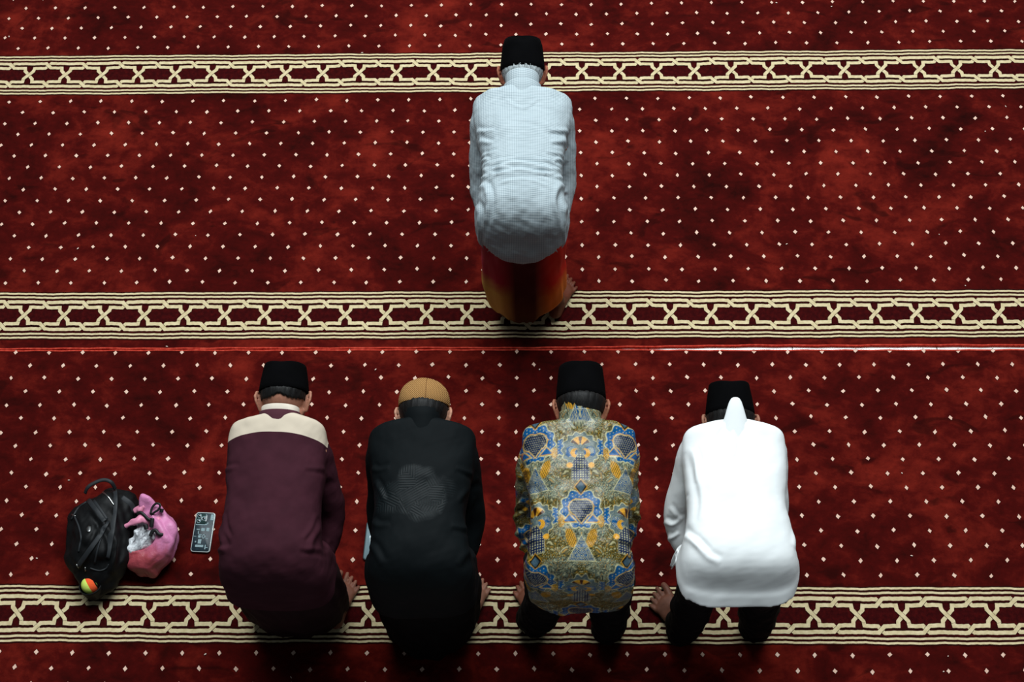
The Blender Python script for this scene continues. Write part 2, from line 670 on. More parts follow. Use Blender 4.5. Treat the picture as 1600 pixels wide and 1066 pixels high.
def build_body(D):
    mb = MB()
    hz = D['hipz']
    hip = V(D['hx'], .075, hz)
    sh = D['shoulder']           # x half, y, z
    bx = D['bx']                 # sideways shift of the trunk over the feet
    # trunk
    mb.ellipsoid((bx, .075, hz), (.145, .09, .10))
    mb.ellipsoid((bx, .36, hz + .03), (.120, .13, .078))
    mb.hull([((bx - .06, .10, hz), .072), ((bx + .06, .10, hz), .072), ((bx - .06, .32, hz + .035), .062), ((bx + .06, .32, hz + .035), .062)])
    for s in (-1, 1):
        S = V(bx + s * (sh[0] - .03), sh[1] - .01, sh[2])
        E = V(*D['elbow'][0 if s < 0 else 1])
        Wr = V(*D['wrist'][0 if s < 0 else 1])
        mb.hull([(S, .044), ((bx + s * .05, .42, hz + .05), .05)])
        mb.hull([(S, .042), (E, .033)])
        mb.hull([(E, .033), (Wr, .023)])
        # hand laid over the knee
        kn = V(*D['knee'][0 if s < 0 else 1])
        fwd = unit(V(-s * .012, .035, -.11))
        lat = unit(V(s * .9, .35, 0))
        palm = Wr + fwd * .045
        mb.hull([(Wr, .021)] + [(Wr + fwd * .082 + lat * q, .0115) for q in (-.03, .0, .03)])
        for q, ln in ((-.030, .068), (-.010, .078), (.011, .074), (.031, .058)):
            a = Wr + fwd * .080 + lat * q
            d1 = unit(fwd + lat * q * 3)
            b = a + d1 * ln * .45
            d2 = unit(d1 + V(0, -.35, -.1))
            c = b + d2 * ln * .32
            d3 = unit(d2 + V(0, -.35, -.05))
            d = c + d3 * ln * .25
            mb.hull([(a, .0092), (b, .0086)])
            mb.hull([(b, .0086), (c, .0078)])
            mb.hull([(c, .0078), (d, .0068)])
        a = Wr + fwd * .03 - lat * .026
        b = a + unit(fwd - lat * .9) * .035
        c = b + unit(fwd * 1.0 - lat * .35) * .028
        mb.hull([(a, .0115), (b, .0095)])
        mb.hull([(b, .0095), (c, .008)])
        # leg
        A, yaw = D['foot'][0 if s < 0 else 1]
        f = V(math.sin(yaw), math.cos(yaw), 0)
        o = V(math.cos(yaw), -math.sin(yaw), 0) * s
        FS = D.get('fs', 1.0)
        F = lambda x, y, z: V(A[0], A[1], 0) + (f * x + o * y) * FS + V(0, 0, z * FS)
        Hj = V(bx + s * .085, .075, hz - .02)
        mb.hull([(Hj, .082), (kn, .052)])
        mb.hull([(kn, .052), (kn * .45 + F(.055, 0, .085) * .55 + V(0, -.018, 0), .046)])
        mb.hull([(kn * .45 + F(.055, 0, .085) * .55 + V(0, -.018, 0), .046), (F(.055, 0, .085), .031)])
        mb.hull([(F(.055, 0, .085), .033), (F(.030, 0, .031), .030), (F(.085, 0, .052), .028)])
        mb.hull([(F(.034, 0, .029), .029), (F(.085, -.002, .050), .027), (F(.075, .010, .020), .020), (F(.125, -.014, .036), .022), (F(.115, .018, .024), .019)])
        mb.hull([(F(.120, -.014, .036), .022), (F(.112, .020, .022), .019), (F(.165, -.026, .021), .020), (F(.170, -.006, .021), .016), (F(.163, .012, .019), .015), (F(.150, .030, .016), .014)])
        mb.hull([(F(.066, -.026, .075), .012), (F(.066, .026, .072), .012)])
        toes = [((.172, -.030), (.204, -.033), (.222, -.032), .0150, .0128, .0120),
                ((.180, -.007), (.206, -.006), (.224, -.005), .0090, .0078, .0082),
                ((.174, .011), (.197, .013), (.213, .015), .0086, .0074, .0078),
                ((.164, .027), (.185, .031), (.200, .033), .0083, .0070, .0074),
                ((.150, .040), (.169, .0465), (.181, .049), .0080, .0068, .0072)]
        for (a, b, c, r1, r2, r3) in toes:
            pa, pb, pc = F(a[0], a[1], r1 + .004), F(b[0], b[1], r2 + .0075), F(c[0], c[1], r3 + .001)
            mb.hull([(pa, r1 * FS), (pb, r2 * FS)])
            mb.hull([(pb, r2 * FS), (pc, r3 * FS)])
    # neck and head
    hc, hd, hr = V(*D['head']), D['headdir'], D.get('headroll', 0)
    cr = unit(V(hr, math.cos(hd), math.sin(hd)))      # towards the crown
    fa = unit(V(0, math.sin(hd), -math.cos(hd)))      # towards the face
    fa = unit(fa - cr * (fa @ cr))
    lt = np.cross(fa, cr)
    if lt[0] < 0:
        lt = -lt
    Mh = np.stack([lt, fa, cr], 1)
    H = lambda x, y, z: hc + lt * x + fa * y + cr * z
    neck = V(bx, .47, hz + .075)
    mb.hull([(neck + V(0, 0, -.006), .050), (H(0, -.020, -.050), .047)])
    mb.hull([(neck + V(-.05, -.04, -.02), .045), (neck + V(.05, -.04, -.02), .045), (neck + V(0, 0, -.008), .048)])
    mb.ellipsoid(H(0, -.006, .012), (.073, .092, .080), Mh, 26, 16)
    mb.hull([(H(-.038, .045, -.03), .030), (H(.038, .045, -.03), .030), (H(-.018, .072, -.078), .020), (H(.018, .072, -.078), .020), (H(-.045, .0, -.045), .026), (H(.045, .0, -.045), .026), (H(-.04, .06, .02), .03), (H(.04, .06, .02), .03)])
    mb.hull([(H(0, .088, .012), .007), (H(0, .106, -.022), .009)])
    mb.hull([(H(-.014, .094, -.026), .007), (H(.014, .094, -.026), .007), (H(0, .108, -.022), .008)])
    mb.hull([(H(-.022, .084, -.052), .006), (H(.022, .084, -.052), .006), (H(0, .092, -.051), .007)])
    mb.hull([(H(-.018, .086, -.062), .006), (H(.018, .086, -.062), .006), (H(0, .092, -.062), .007)])
    for s in (-1, 1):
        mb.ellipsoid(H(s * .031, .080, .010), (.014, .010, .009), Mh, 12, 8)
        mb.hull([(H(s * .014, .092, .024), .0055), (H(s * .050, .080, .024), .0055)])
        # ear: bowl with a rolled rim and a lobe
        E = lambda y, z, x=0: H(s * (.076 + x), y, z)
        mb.hull([(E(.004, -.018), .008), (E(-.010, .010, .006), .007), (E(.010, .012, .002), .007), (E(.006, -.034, -.002), .008)])
        rim = [(.012, .018, .002), (.000, .028, .010), (-.014, .024, .017), (-.021, .008, .020), (-.018, -.010, .016), (-.008, -.024, .010), (.002, -.038, .004), (.008, -.036, .0)]
        for a, b in zip(rim[:-1], rim[1:]):
            mb.hull([(E(*a), .0055), (E(*b), .0055)])
        mb.hull([(E(.003, -.036, .002), .0075), (E(.006, -.030, -.002), .0075)])
    me = fuse(mb, .0036, 3)
    return me, (H, Mh, lt, fa, cr)


def build_hair(D, H, Mh, name, mat, parent, capz, thick=.006, nape=-.05, side=.0):
    """shell of hair over the back and the sides of the head below the cap"""
    mb = MB()
    nu, nv = 96, 26
    rr = (.073 + thick, .092 + thick, .090 + thick)
    rings = []
    for i in range(nv + 1):
        ring = []
        for j in range(nu):
            ph = 2 * math.pi * j / nu
            cx, cy = math.cos(ph), math.sin(ph)
            front = max(0.0, cy)
            hl = nape + side * (1 - abs(cx)) * (cy < 0) + .030 * abs(cx) ** 3 + .15 * min(1, front * 1.6)
            hl += .0018 * math.sin(j * 1.9) + .0012 * math.sin(j * 3.3)
            te = math.acos(max(-1, min(1, (hl - .018) / rr[2])))
            th = te * i / nv
            t_ = i / nv
            q = 1 - max(0, t_ - .8) / .2 * thick / .10
            k = (1 + .010 * math.sin(ph * 23 + th * 5) + .007 * math.sin(ph * 41)) * q
            zz = .018 + math.cos(th) * rr[2]
            lowr = max(0, -.018 - zz) / .05          # the nape: hair runs on down the neck
            k *= 1 - (thick + .006) / .09 * min(1, max(0, (zz - capz + .008) / .012))
            zz -= lowr * .012
            zz = min(zz, capz + .02 + .25 * max(0, zz - capz - .02))
            yb = -.006 + math.sin(th) * cy * rr[1] * k
            ring.append(H(math.sin(th) * cx * rr[0] * k, yb, zz))
        rings.append(ring)
    mb.loft(rings, True, (False, False))
    o = link(name, mb.mesh(), mat, parent)
    md = o.modifiers.new('thickness', 'SOLIDIFY')
    md.thickness = .004
    md.offset = -1
    return o


def peci(D, H, mat, parent, base, height, ra, rb, top, tilt=0.0, dent=.012, name='cap', rounded=.006):
    """black felt cap: tapering oval drum with a folded, sunken top"""
    mb = MB()
    n = 56
    prof = [(0, 1.0 - .03, -.0), (0.0, 1.0, 0), (.02, 1.0, 0), (.3, 0, 0), (.6, 0, 0), (.85, 0, 0)]
    rings = []
    ct, st = math.cos(tilt), math.sin(tilt)
    def ring(h, k, dz=None):
        out = []
        for j in range(n):
            a = 2 * math.pi * j / n
            x, y = ra * k * math.cos(a), rb * k * math.sin(a)
            z = h + (dz(x, y) if dz else 0)
            yy, z2 = y * ct - z * st, y * st + z * ct
            out.append(H(x, -.004 + yy, base + z2))
        return out
    lo = lambda x, y: -.004 * abs(math.sin(math.atan2(y, x)))
    rings.append(ring(.006, .955, lo))
    rings.append(ring(-.001, .985, lo))
    rings.append(ring(0.0, 1.0, lo))
    for t in (.12, .3, .5, .7, .86):
        rings.append(ring(height * t, 1 + (top - 1) * t + .012 * math.sin(t * 3.1)))
    up = lambda x, y: .004 * abs(x) / ra - dent * .3 * math.exp(-(x / .03) ** 2)
    rings.append(ring(height - rounded * .5, top * 1.002, up))
    rings.append(ring(height, top * .985 - rounded * 1.2, up))
    rings.append(ring(height - .002, top * .93 - rounded * 3, up))
    for k in (.75, .5, .25, .04):
        rings.append(ring(height - .003 - dent * (1 - k) * .6, top * k, lambda x, y: .004 * abs(x) / ra - dent * .8 * math.exp(-(x / .022) ** 2)))
    mb.loft(rings, True, (False, True))
    o = link(name, mb.mesh(), mat, parent)
    return o


def dome_cap(D, H, mat, parent, base, height, ra, rb):
    mb = MB()
    n = 64
    rings = []
    prof = [(.004, .955), (-.002, .985), (0, 1.0), (.18, 1.01), (.36, .985), (.53, .93), (.68, .84), (.81, .71), (.91, .54), (.97, .35), (1.0, .15), (1.0, .02)]
    for h, k in prof:
        rr = []
        for j in range(n):
            a = 2 * math.pi * j / n
            seam = 1 - .012 * math.exp(-((a - 1.5 * math.pi) / .05) ** 2)
            lump = 1 + .012 * math.sin(a * 5 + h * 4)
            z = h * height if h > .01 else h
            sl = -.012 * math.cos(a - math.pi / 2) * (1 - min(1, h))
            rr.append(H(ra * k * seam * lump * math.cos(a), -.004 + rb * k * seam * lump * math.sin(a), base + z - sl))
        rings.append(rr)
    mb.loft(rings, True, (False, True))
    return link('cap', mb.mesh(), mat, parent)


def torso_rings(spec, bx, n=44):
    """spec rows: y, z, half width, outer, inner, angle from level backwards to straight down (deg), [x shift]"""
    rings = []
    K = [np.array(list(r) + [0] * (7 - len(r)), float) for r in spec]
    K = catmull(K, 5)
    for k in K:
        y, z, a, bo, bi, ang, xs = k
        th = R(ang)
        N = (-math.sin(th), math.cos(th))
        ring = []
        for j in range(n):
            t = 2 * math.pi * j / n
            c, s = math.cos(t), math.sin(t)
            e = 2 / (2.35 + 1.3 * max(0, min(1, (ang - 5) / 80)))
            cx = math.copysign(abs(c) ** e, c)
            sx = math.copysign(abs(s) ** e, s)
            b = bo if s > 0 else bi
            ring.append((bx + xs + a * cx, y + b * sx * N[0], z + b * sx * N[1]))
        rings.append(ring)
    return rings


def seg_dist(P, pts):
    """distance of plan points to a polyline, with the signed side and the position along it"""
    best = np.full(len(P), 1e9)
    side = np.zeros(len(P))
    par = np.zeros(len(P))
    tot = len(pts) - 1
    for i in range(tot):
        a, b = np.array(pts[i]), np.array(pts[i + 1])
        d = b - a
        L = d @ d
        t = np.clip(((P - a) @ d) / L, 0, 1)
        q = P - (a + t[:, None] * d)
        dist = np.hypot(q[:, 0], q[:, 1])
        s = np.sign(d[0] * q[:, 1] - d[1] * q[:, 0])
        mk = dist < best
        best[mk], side[mk], par[mk] = dist[mk], s[mk], ((i + t) / tot)[mk]
    return best * side, par


def fold_displace(me, folds, noise=(), up_only=True):
    co, no = get_co(me), get_no(me)
    d = np.zeros(len(co))
    P = co[:, :2]
    m_up = smoothstep(-.1, .3, no[:, 2] - .6 * no[:, 1]) if up_only else 1
    for pts, wd, amp in folds:
        pp = [q[:2] for q in catmull([tuple(p) + (0,) for p in pts], 5)]
        sd, par = seg_dist(P, pp)
        end = np.sin(np.clip(par, .0, 1) * math.pi) ** .5
        prof = np.exp(-(sd / wd) ** 2) - .8 * np.exp(-((sd - 1.7 * wd) / wd) ** 2)
        d += amp * prof * end * m_up * (np.abs(sd) < 5 * wd)
    for fr, sc, amp, seed in noise:
        d += amp * wave_noise(co * np.array(sc), fr, seed, 3)
    set_co(me, co + no * d[:, None])


def crumple(me, parts):
    """creased sheet: sharp ridges between flat facets"""
    co, no = get_co(me), get_no(me)
    d = np.zeros(len(co))
    for fr, amp, seed in parts:
        a, b = wave_noise(co, fr, seed, 1), wave_noise(co, fr, seed + 100, 1)
        d += amp * (np.abs(a) - .4) - amp * .6 * (np.abs(b) - .4)
    set_co(me, co + no * d[:, None])


def build_shirt(D, voxel=.0055, subdiv=0, it=7):
    mb = MB()
    bx = D['bx']
    rings = torso_rings(D['torso'], bx)
    # turn the hem inwards so the shirt reads as cloth hanging over the seat
    last = np.array(rings[-1])
    c = last.mean(0)
    hem = D.get('hem')
    if hem:
        for j, p in enumerate(last):
            last[j][2] += hem((p[0] - bx) / D['torso'][-1][2], p[1] - c[1])
        rings[-1] = [tuple(p) for p in last]
    inner = []
    for k, dz in ((.955, -.001), (.90, .003), (.85, .012), (.70, .016)):
        inner.append([tuple(c + (p - c) * np.array([k, k, 1]) + np.array([0, 0, dz])) for p in last])
    rings = rings + inner
    mb.loft(rings, True, (True, True))
    for i, s in enumerate((-1, 1)):
        P = catmull(D['sleeve'][i], 6)
        mb.tube([p[:3] for p in P], [p[3] for p in P], 22)
    me = fuse(mb, voxel, it, subdiv)
    return me


def build_trousers(D, fl=.0, voxel=.006):
    mb = MB()
    bx, hz = D['bx'], D['hipz']
    mb.ellipsoid((bx, .085, hz - .015), (.165, .098, .12))
    for i, s in enumerate((-1, 1)):
        kn = V(*D['knee'][i])
        A, yaw = D['foot'][i]
        f = V(math.sin(yaw), math.cos(yaw), 0)
        an = V(A[0], A[1], 0) + f * .05
        top = V(bx + s * .085, .080, hz - .03)
        w = D.get('cuff', .062)
        P = catmull([tuple(top) + (.098,), tuple((top + kn) / 2 + V(0, -.01, 0)) + (.092,), tuple(kn + V(0, -.004, 0)) + (.078,),
                     tuple(kn * .5 + an * .5 + V(0, -.015, .0)) + (.072,), tuple(an + V(0, -.008, .11)) + (w + .002,), tuple(an + V(0, -.012, .035)) + (w,)], 5)
        mb.tube([p[:3] for p in P], [p[3] for p in P], 24)
    me = fuse(mb, voxel, 6)
    fold_displace(me, [], [(9, (1, 1, .8), .006, 5 + int(bx * 10)), (22, (1, 1, .6), .0022, 9)], False)
    return me


def build_sarong(D, spec, voxel=.006, folds=(), seed=3, hem=None):
    """spec rows: x, y, z, half width, half depth"""
    mb = MB()
    K = catmull(spec, 6)
    n = 72
    rings = []
    for q, (x, y, z, a, b) in enumerate(K):
        t = q / (len(K) - 1)
        ring = []
        for j in range(n):
            an = 2 * math.pi * j / n
            k = 1 + t * (.030 * math.sin(an * 9 + 1) + .02 * math.sin(an * 14 + 2.0) + .012 * math.sin(an * 23))
            zz = z + (hem(math.cos(an), math.sin(an)) * t ** 3 if hem else 0)
            ring.append((x + a * k * math.cos(an), y + b * k * math.sin(an), zz))
        rings.append(ring)
    last = np.array(rings[-1])
    c = last.mean(0)
    for k, dz in ((.96, .0), (.93, .03), (.88, .06)):
        rings.append([tuple(c + (p - c) * np.array([k, k, 1]) + np.array([0, 0, dz])) for p in last])
    mb.loft(rings)
    me = fuse(mb, voxel, 3)
    fold_displace(me, list(folds), [(7, (1, 1, .35), .006, seed)], False)
    return me


def ring_collar(D, H, mb, c, ax, ra, rb, h, flare=1.04, thick=.004, peak=None, front_open=True, base_k=1.0):
    """band of cloth standing round the neck: c centre, ax axis towards the head"""
    ax = unit(V(*ax))
    lt = V(1, 0, 0)
    bk = unit(np.cross(lt, ax))          # towards the nape side
    if bk[2] < 0:
        bk = -bk
    n = 60
    rings = []
    for (hh, kk) in ((0, base_k), (h * .35, 1.0), (h * .7, flare * .99), (h, flare), (h + .0015, flare - .02), (h, flare - .06), (h * .5, .93), (0, .93)):
        ring = []
        for j in range(n):
            a = 2 * math.pi * j / n
            x, y = math.cos(a), math.sin(a)
            e = hh
            if peak:
                e = hh * (1 + peak(x, y))
            ring.append(c + lt * x * ra * kk + bk * y * rb * kk + ax * e * (.72 + .28 * (y + 1) / 2))
        rings.append(ring)
    mb.loft(rings + [rings[0]], True, (False, False))


PEOPLE = {}


def person(key, loc, label, D, skin):
    root = empty('person', (loc[0], loc[1], 0.005))
    tag(root, label, 'person')
    me, fr = build_body(D)
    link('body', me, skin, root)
    PEOPLE[key] = (root, fr)
    return root, fr


def common(bx=0.0, sh=.18, arm=.21, waist=.158, hips=.20, armx=(0, 0), hemz=.655, hemw=.19, y0=.0, **kw):
    """figure bowing with a level back, hands on the knees; local x right, y forward, z up, origin between the heels.
    sh, arm: half widths over the shoulders and over the sleeves; waist, hips, hemw: half widths of the shirt body"""
    D = dict(hipz=.80, bx=bx, hx=0, shoulder=(sh - .02, .44, .855), knee=[(-.105, .085, .44), (.105, .085, .44)],
             foot=[((-.10, .0), R(-8)), ((.10, 0), R(8))], head=(bx, .575, .905), headdir=R(8))
    D['torso'] = [(.538 + y0, .908, .056, .042, .05, -6), (.528 + y0, .902, .105, .056, .06, -6), (.512 + y0, .888, sh - .022, .072, .085, -4), (.465 + y0, .868, sh - .008, .088, .125, 0),
                  (.37, .860, (sh + waist) / 2, .096, .150, 0), (.25, .858, waist, .094, .158, 0), (.16, .850, waist * .6 + hips * .4 - .006, .098, .155, 6),
                  (.095, .825, hips - .014, .112, .140, 30), (.075, .775, hips, .118, .125, 62), (.069, (.775 + hemz) / 2, hips, .120, .12, 78), (.064, hemz, hemw, .124, .12, 86)]
    sl, el, wr = [], [], []
    for i, s in enumerate((-1, 1)):
        A = arm + armx[i]
        X = lambda v: bx + s * v
        sl.append([(X(sh - .085), .452, .868, .062), (X(sh - .056), .440, .842, .058), (X((sh + A) / 2 - .050), .37, .735, .052), (X(A - .048), .295, .635, .049),
                   (X(A - .064), .225, .580, .046), (X(max(.125, A - .095)), .172, .545, .041)])
        el.append((X(A - .050), .295, .635))
        wr.append((X(max(.120, A - .10)), .165, .535))
    D.update(sleeve=sl, elbow=el, wrist=wr)
    D.update(kw)
    return D


M_BLACKCAP = cloth('black_velvet', (6, 6, 7), .95, 1200, .2, .04, 0.0)
M_BLACKHAIR = hair_material('black_hair', (4, 4, 4), (22, 20, 19))
M_GREYHAIR = hair_material('grey_hair', (110, 118, 120), (205, 214, 216))
M_BLACKTR = cloth('black_trouser_cloth', (13, 12, 13), .9, 900, .2, .15)

# folds shared by the shirts, in plan (x, y) of the figure
def side_folds(s, w=.008, a=.006):
    return [([(s * .175, .37), (s * .14, .345), (s * .10, .335)], w, a), ([(s * .165, .33), (s * .135, .30), (s * .105, .285)], w, a * .9),
            ([(s * .160, .27), (s * .13, .25), (s * .09, .245)], w * .8, a * .7), ([(s * .160, .22), (s * .12, .205), (s * .07, .21)], w * .8, a * .8),
            ([(s * .165, .175), (s * .125, .15), (s * .08, .15)], w, a * .8)]


# ---- the man alone in front
D5 = common(bx=.0, sh=.200, arm=.208, waist=.150, hips=.178, hemz=.655, hemw=.160,
            foot=[((-.075, .02), R(-8)), ((.120, .015), R(17))], knee=[(-.09, .09, .44), (.085, .085, .44)],
            head=(.0, .640, .880), headdir=R(16))
D5['hem'] = lambda x, y: (.075 * x * x - .045 * (1 - x * x)) if y < 0 else .03


def check_shirt():
    t = NT('pale_blue_micro_check_cotton')
    co = t.coords()
    x, y, z = t.xyz(co)
    v = t.math('SUBTRACT', y, t.math('MULTIPLY', t.math('MINIMUM', t.math('SUBTRACT', z, .86), 0.0), -1.0))
    # u across, v along the back and down over the seat
    def lines(c, period, w):
        f = t.math('FRACT', t.math('DIVIDE', c, period))
        return t.math('SMOOTH_MIN', t.math('MULTIPLY', t.math('SUBTRACT', t.math('ABSOLUTE', t.math('SUBTRACT', f, .5)), .5 - w), 8.0, clamp=True), 1.0, .1)
    a = lines(x, .0066, .22)
    b = lines(v, .0066, .22)
    s = t.math('MULTIPLY', t.math('ADD', a, b), .5)
    col = t.mix(s, lin((190, 202, 206)), lin((112, 130, 140)))
    t.bump(t.noise(co, 900, 2), .2, .0008)
    return t.set(col, .8, Specular_IOR_Level=.25)


def tie_dye():
    t = NT('tie_dyed_red_yellow_sarong_cloth')
    co = t.coords()
    x, y, z = t.xyz(co)
    n = t.noise(t.mapping(co, scale=(1, 1, .5)), 9, 4, .6, .5)
    zz = t.math('ADD', z, t.math('MULTIPLY', t.math('SUBTRACT', n, .5), .16))
    left = t.ramp(zz, [(.12, lin((222, 178, 92))), (.30, lin((216, 176, 84))), (.40, lin((176, 40, 62))), (.62, lin((150, 24, 48))), (.8, lin((190, 44, 40)))])
    right = t.ramp(zz, [(.10, lin((226, 130, 40))), (.28, lin((232, 116, 34))), (.36, lin((210, 34, 18))), (.7, lin((198, 26, 16))), (.85, lin((150, 20, 30)))])
    mid = t.ramp(zz, [(.1, lin((96, 60, 30))), (.3, lin((70, 22, 20))), (.6, lin((74, 10, 18)))])
    sx = t.math('MULTIPLY', t.math('ADD', x, .10), 5.0, clamp=True)
    c1 = t.mix(sx, left, right)
    mm = t.math('SUBTRACT', 1.0, t.math('MULTIPLY', t.math('ABSOLUTE', t.math('ADD', x, -.005)), 9.5), clamp=True)
    mm = t.math('MULTIPLY', mm, 1.6, clamp=True)
    t.bump(t.noise(co, 900, 2), .2, .0008)
    return t.set(t.mix(mm, c1, mid), .8, Specular_IOR_Level=.2)


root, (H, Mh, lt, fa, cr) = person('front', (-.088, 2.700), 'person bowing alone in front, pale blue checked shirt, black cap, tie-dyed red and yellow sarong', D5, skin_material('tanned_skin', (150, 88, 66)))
shirt_me = build_shirt(D5)
fo = []
for s in (-1, 1):
    fo += side_folds(s, .007, .0065)
    fo += [([(s * .17, .14), (s * .135, .11), (s * .12, .04), (s * .15, -.02)], .010, .008), ([(s * .18, .08), (s * .155, .03), (s * .165, -.03)], .008, .007),
           ([(s * .06, .47), (s * .03, .44), (s * .0, .425)], .006, .003), ([(s * .15, .20), (s * .11, .175), (s * .03, .165)], .006, .005),
           ([(s * .17, .25), (s * .14, .235), (s * .12, .215)], .006, .006), ([(s * .145, .19), (s * .10, .15), (s * .02, .145)], .006, .004)]
fo += [([(-.12, .155), (-.05, .185), (.03, .185), (.11, .165)], .007, .008), ([(-.13, .13), (-.04, .155), (.06, .150), (.12, .135)], .006, .006),
       ([(-.09, .105), (.0, .12), (.10, .10)], .006, .004), ([(-.13, .19), (-.08, .20), (-.02, .205)], .006, .005),
       ([(.05, .21), (.10, .205), (.14, .19)], .006, .006)]
fold_displace(shirt_me, fo, [(5, (1, 1, 1), .0040, 1), (13, (1, 1.6, 1), .0020, 2)])
M_CHECK = check_shirt()
shirt = link('shirt', shirt_me, M_CHECK, root)
cb = MB()
ring_collar(D5, H, cb, V(0, .500, .886), (0, .94, .32), .066, .064, .118, .98, base_k=1.0)
ring_collar(D5, H, cb, V(0, .495, .882), (0, .94, .32), .073, .069, .082, .98, base_k=1.0)
link('collar', cb.mesh(), M_CHECK, shirt)
sar = build_sarong(D5, [(0, .085, .78, .165, .105), (0, .085, .60, .168, .112), (-.004, .085, .42, .168, .108), (.002, .078, .25, .172, .112), (.008, .078, .12, .160, .110), (.008, .072, .06, .132, .100)],
                   folds=[], seed=4, hem=lambda c, s: .13 * max(0, c) ** 1.6)
link('sarong', sar, tie_dye(), root)
build_hair(D5, H, Mh, 'hair', M_GREYHAIR, root, .010, .006, -.060)
peci(D5, H, M_BLACKCAP, root, .010, .116, .087, .103, .86, tilt=R(4), dent=.008, rounded=.03)

# ---- maroon shirt, first from the left
def yoke_cloth():
    t = NT('maroon_shirt_with_cream_yoke')
    co = t.coords()
    x, y, z = t.xyz(co)
    lim = t.math('ADD', .466, t.math('MULTIPLY', t.math('MULTIPLY', x, x), -.7))
    a = t.math('GREATER_THAN', y, lim)
    b = t.math('LESS_THAN', t.math('ABSOLUTE', t.math('ADD', x, -.015)), .172)
    c = t.math('GREATER_THAN', z, .84)
    k = t.math('MULTIPLY', t.math('MULTIPLY', a, b), c)
    n1 = t.noise(co, 14, 3)
    mar = t.ramp(n1, [(.3, lin((55, 25, 34))), (.7, lin((64, 30, 40)))])
    t.bump(t.noise(co, 900, 2), .25, .0008)
    return t.set(t.mix(k, mar, lin((206, 192, 172))), .85, Specular_IOR_Level=.10)


D1 = common(bx=.018, sh=.178, arm=.208, waist=.158, hips=.184, hemz=.61, hemw=.190,
            foot=[((-.085, .05), R(-6)), ((.122, .035), R(10))], head=(.028, .610, .890), headdir=R(6), fs=1.02)
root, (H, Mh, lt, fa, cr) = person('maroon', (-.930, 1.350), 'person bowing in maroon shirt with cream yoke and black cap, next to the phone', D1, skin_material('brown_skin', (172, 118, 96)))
me = build_shirt(D1)
fo = []
for s in (-1, 1):
    fo += [([(.015 + a * s, b) for a, b in pts], w_, am) for pts, w_, am in
           [([(.18, .37), (.15, .35), (.11, .345)], .008, .004), ([(.17, .18), (.15, .12), (.14, .06)], .010, .007), ([(.155, .20), (.14, .14), (.12, .10)], .007, .006), ([(.19, .12), (.16, .08), (.11, .07)], .008, .005)]]
fo += [([(.30, .25), (.25, .22), (.21, .20)], .008, .006), ([(.28, .18), (.24, .17), (.20, .15)], .008, .006)]
fold_displace(me, fo, [(4.5, (1, 1, 1), .0045, 5), (13, (1, 1, 1), .0012, 6)])
shirt = link('shirt', me, yoke_cloth(), root)
cb = MB()
ring_collar(D1, H, cb, V(.024, .500, .890), (0, .94, .32), .066, .062, .084, .98, base_k=1.0)
cream = cloth('cream_collar_cloth', (224, 212, 196), .85)
link('collar', cb.mesh(), cream, shirt)
cb = MB()
ring_collar(D1, H, cb, V(.022, .498, .887), (0, .94, .32), .0715, .0665, .068, .98, base_k=1.0)
link('collar_band', cb.mesh(), cloth('maroon_band_cloth', (80, 40, 50), .85), shirt)
M_SAR1 = cloth('dark_maroon_sarong_cloth', (40, 20, 24), .9, 900, .2, .15)
sar = build_sarong(D1, [(.015, .085, .76, .182, .112), (.015, .085, .60, .192, .122), (.008, .09, .42, .200, .125), (-.002, .10, .25, .200, .125), (-.016, .115, .10, .192, .125), (-.020, .118, .035, .184, .120)], seed=8)
link('sarong', sar, M_SAR1, root)
build_hair(D1, H, Mh, 'hair', M_BLACKHAIR, root, .025, .003, -.034, .030)
peci(D1, H, M_BLACKCAP, root, .025, .092, .086, .102, .84, tilt=R(2), dent=.014)

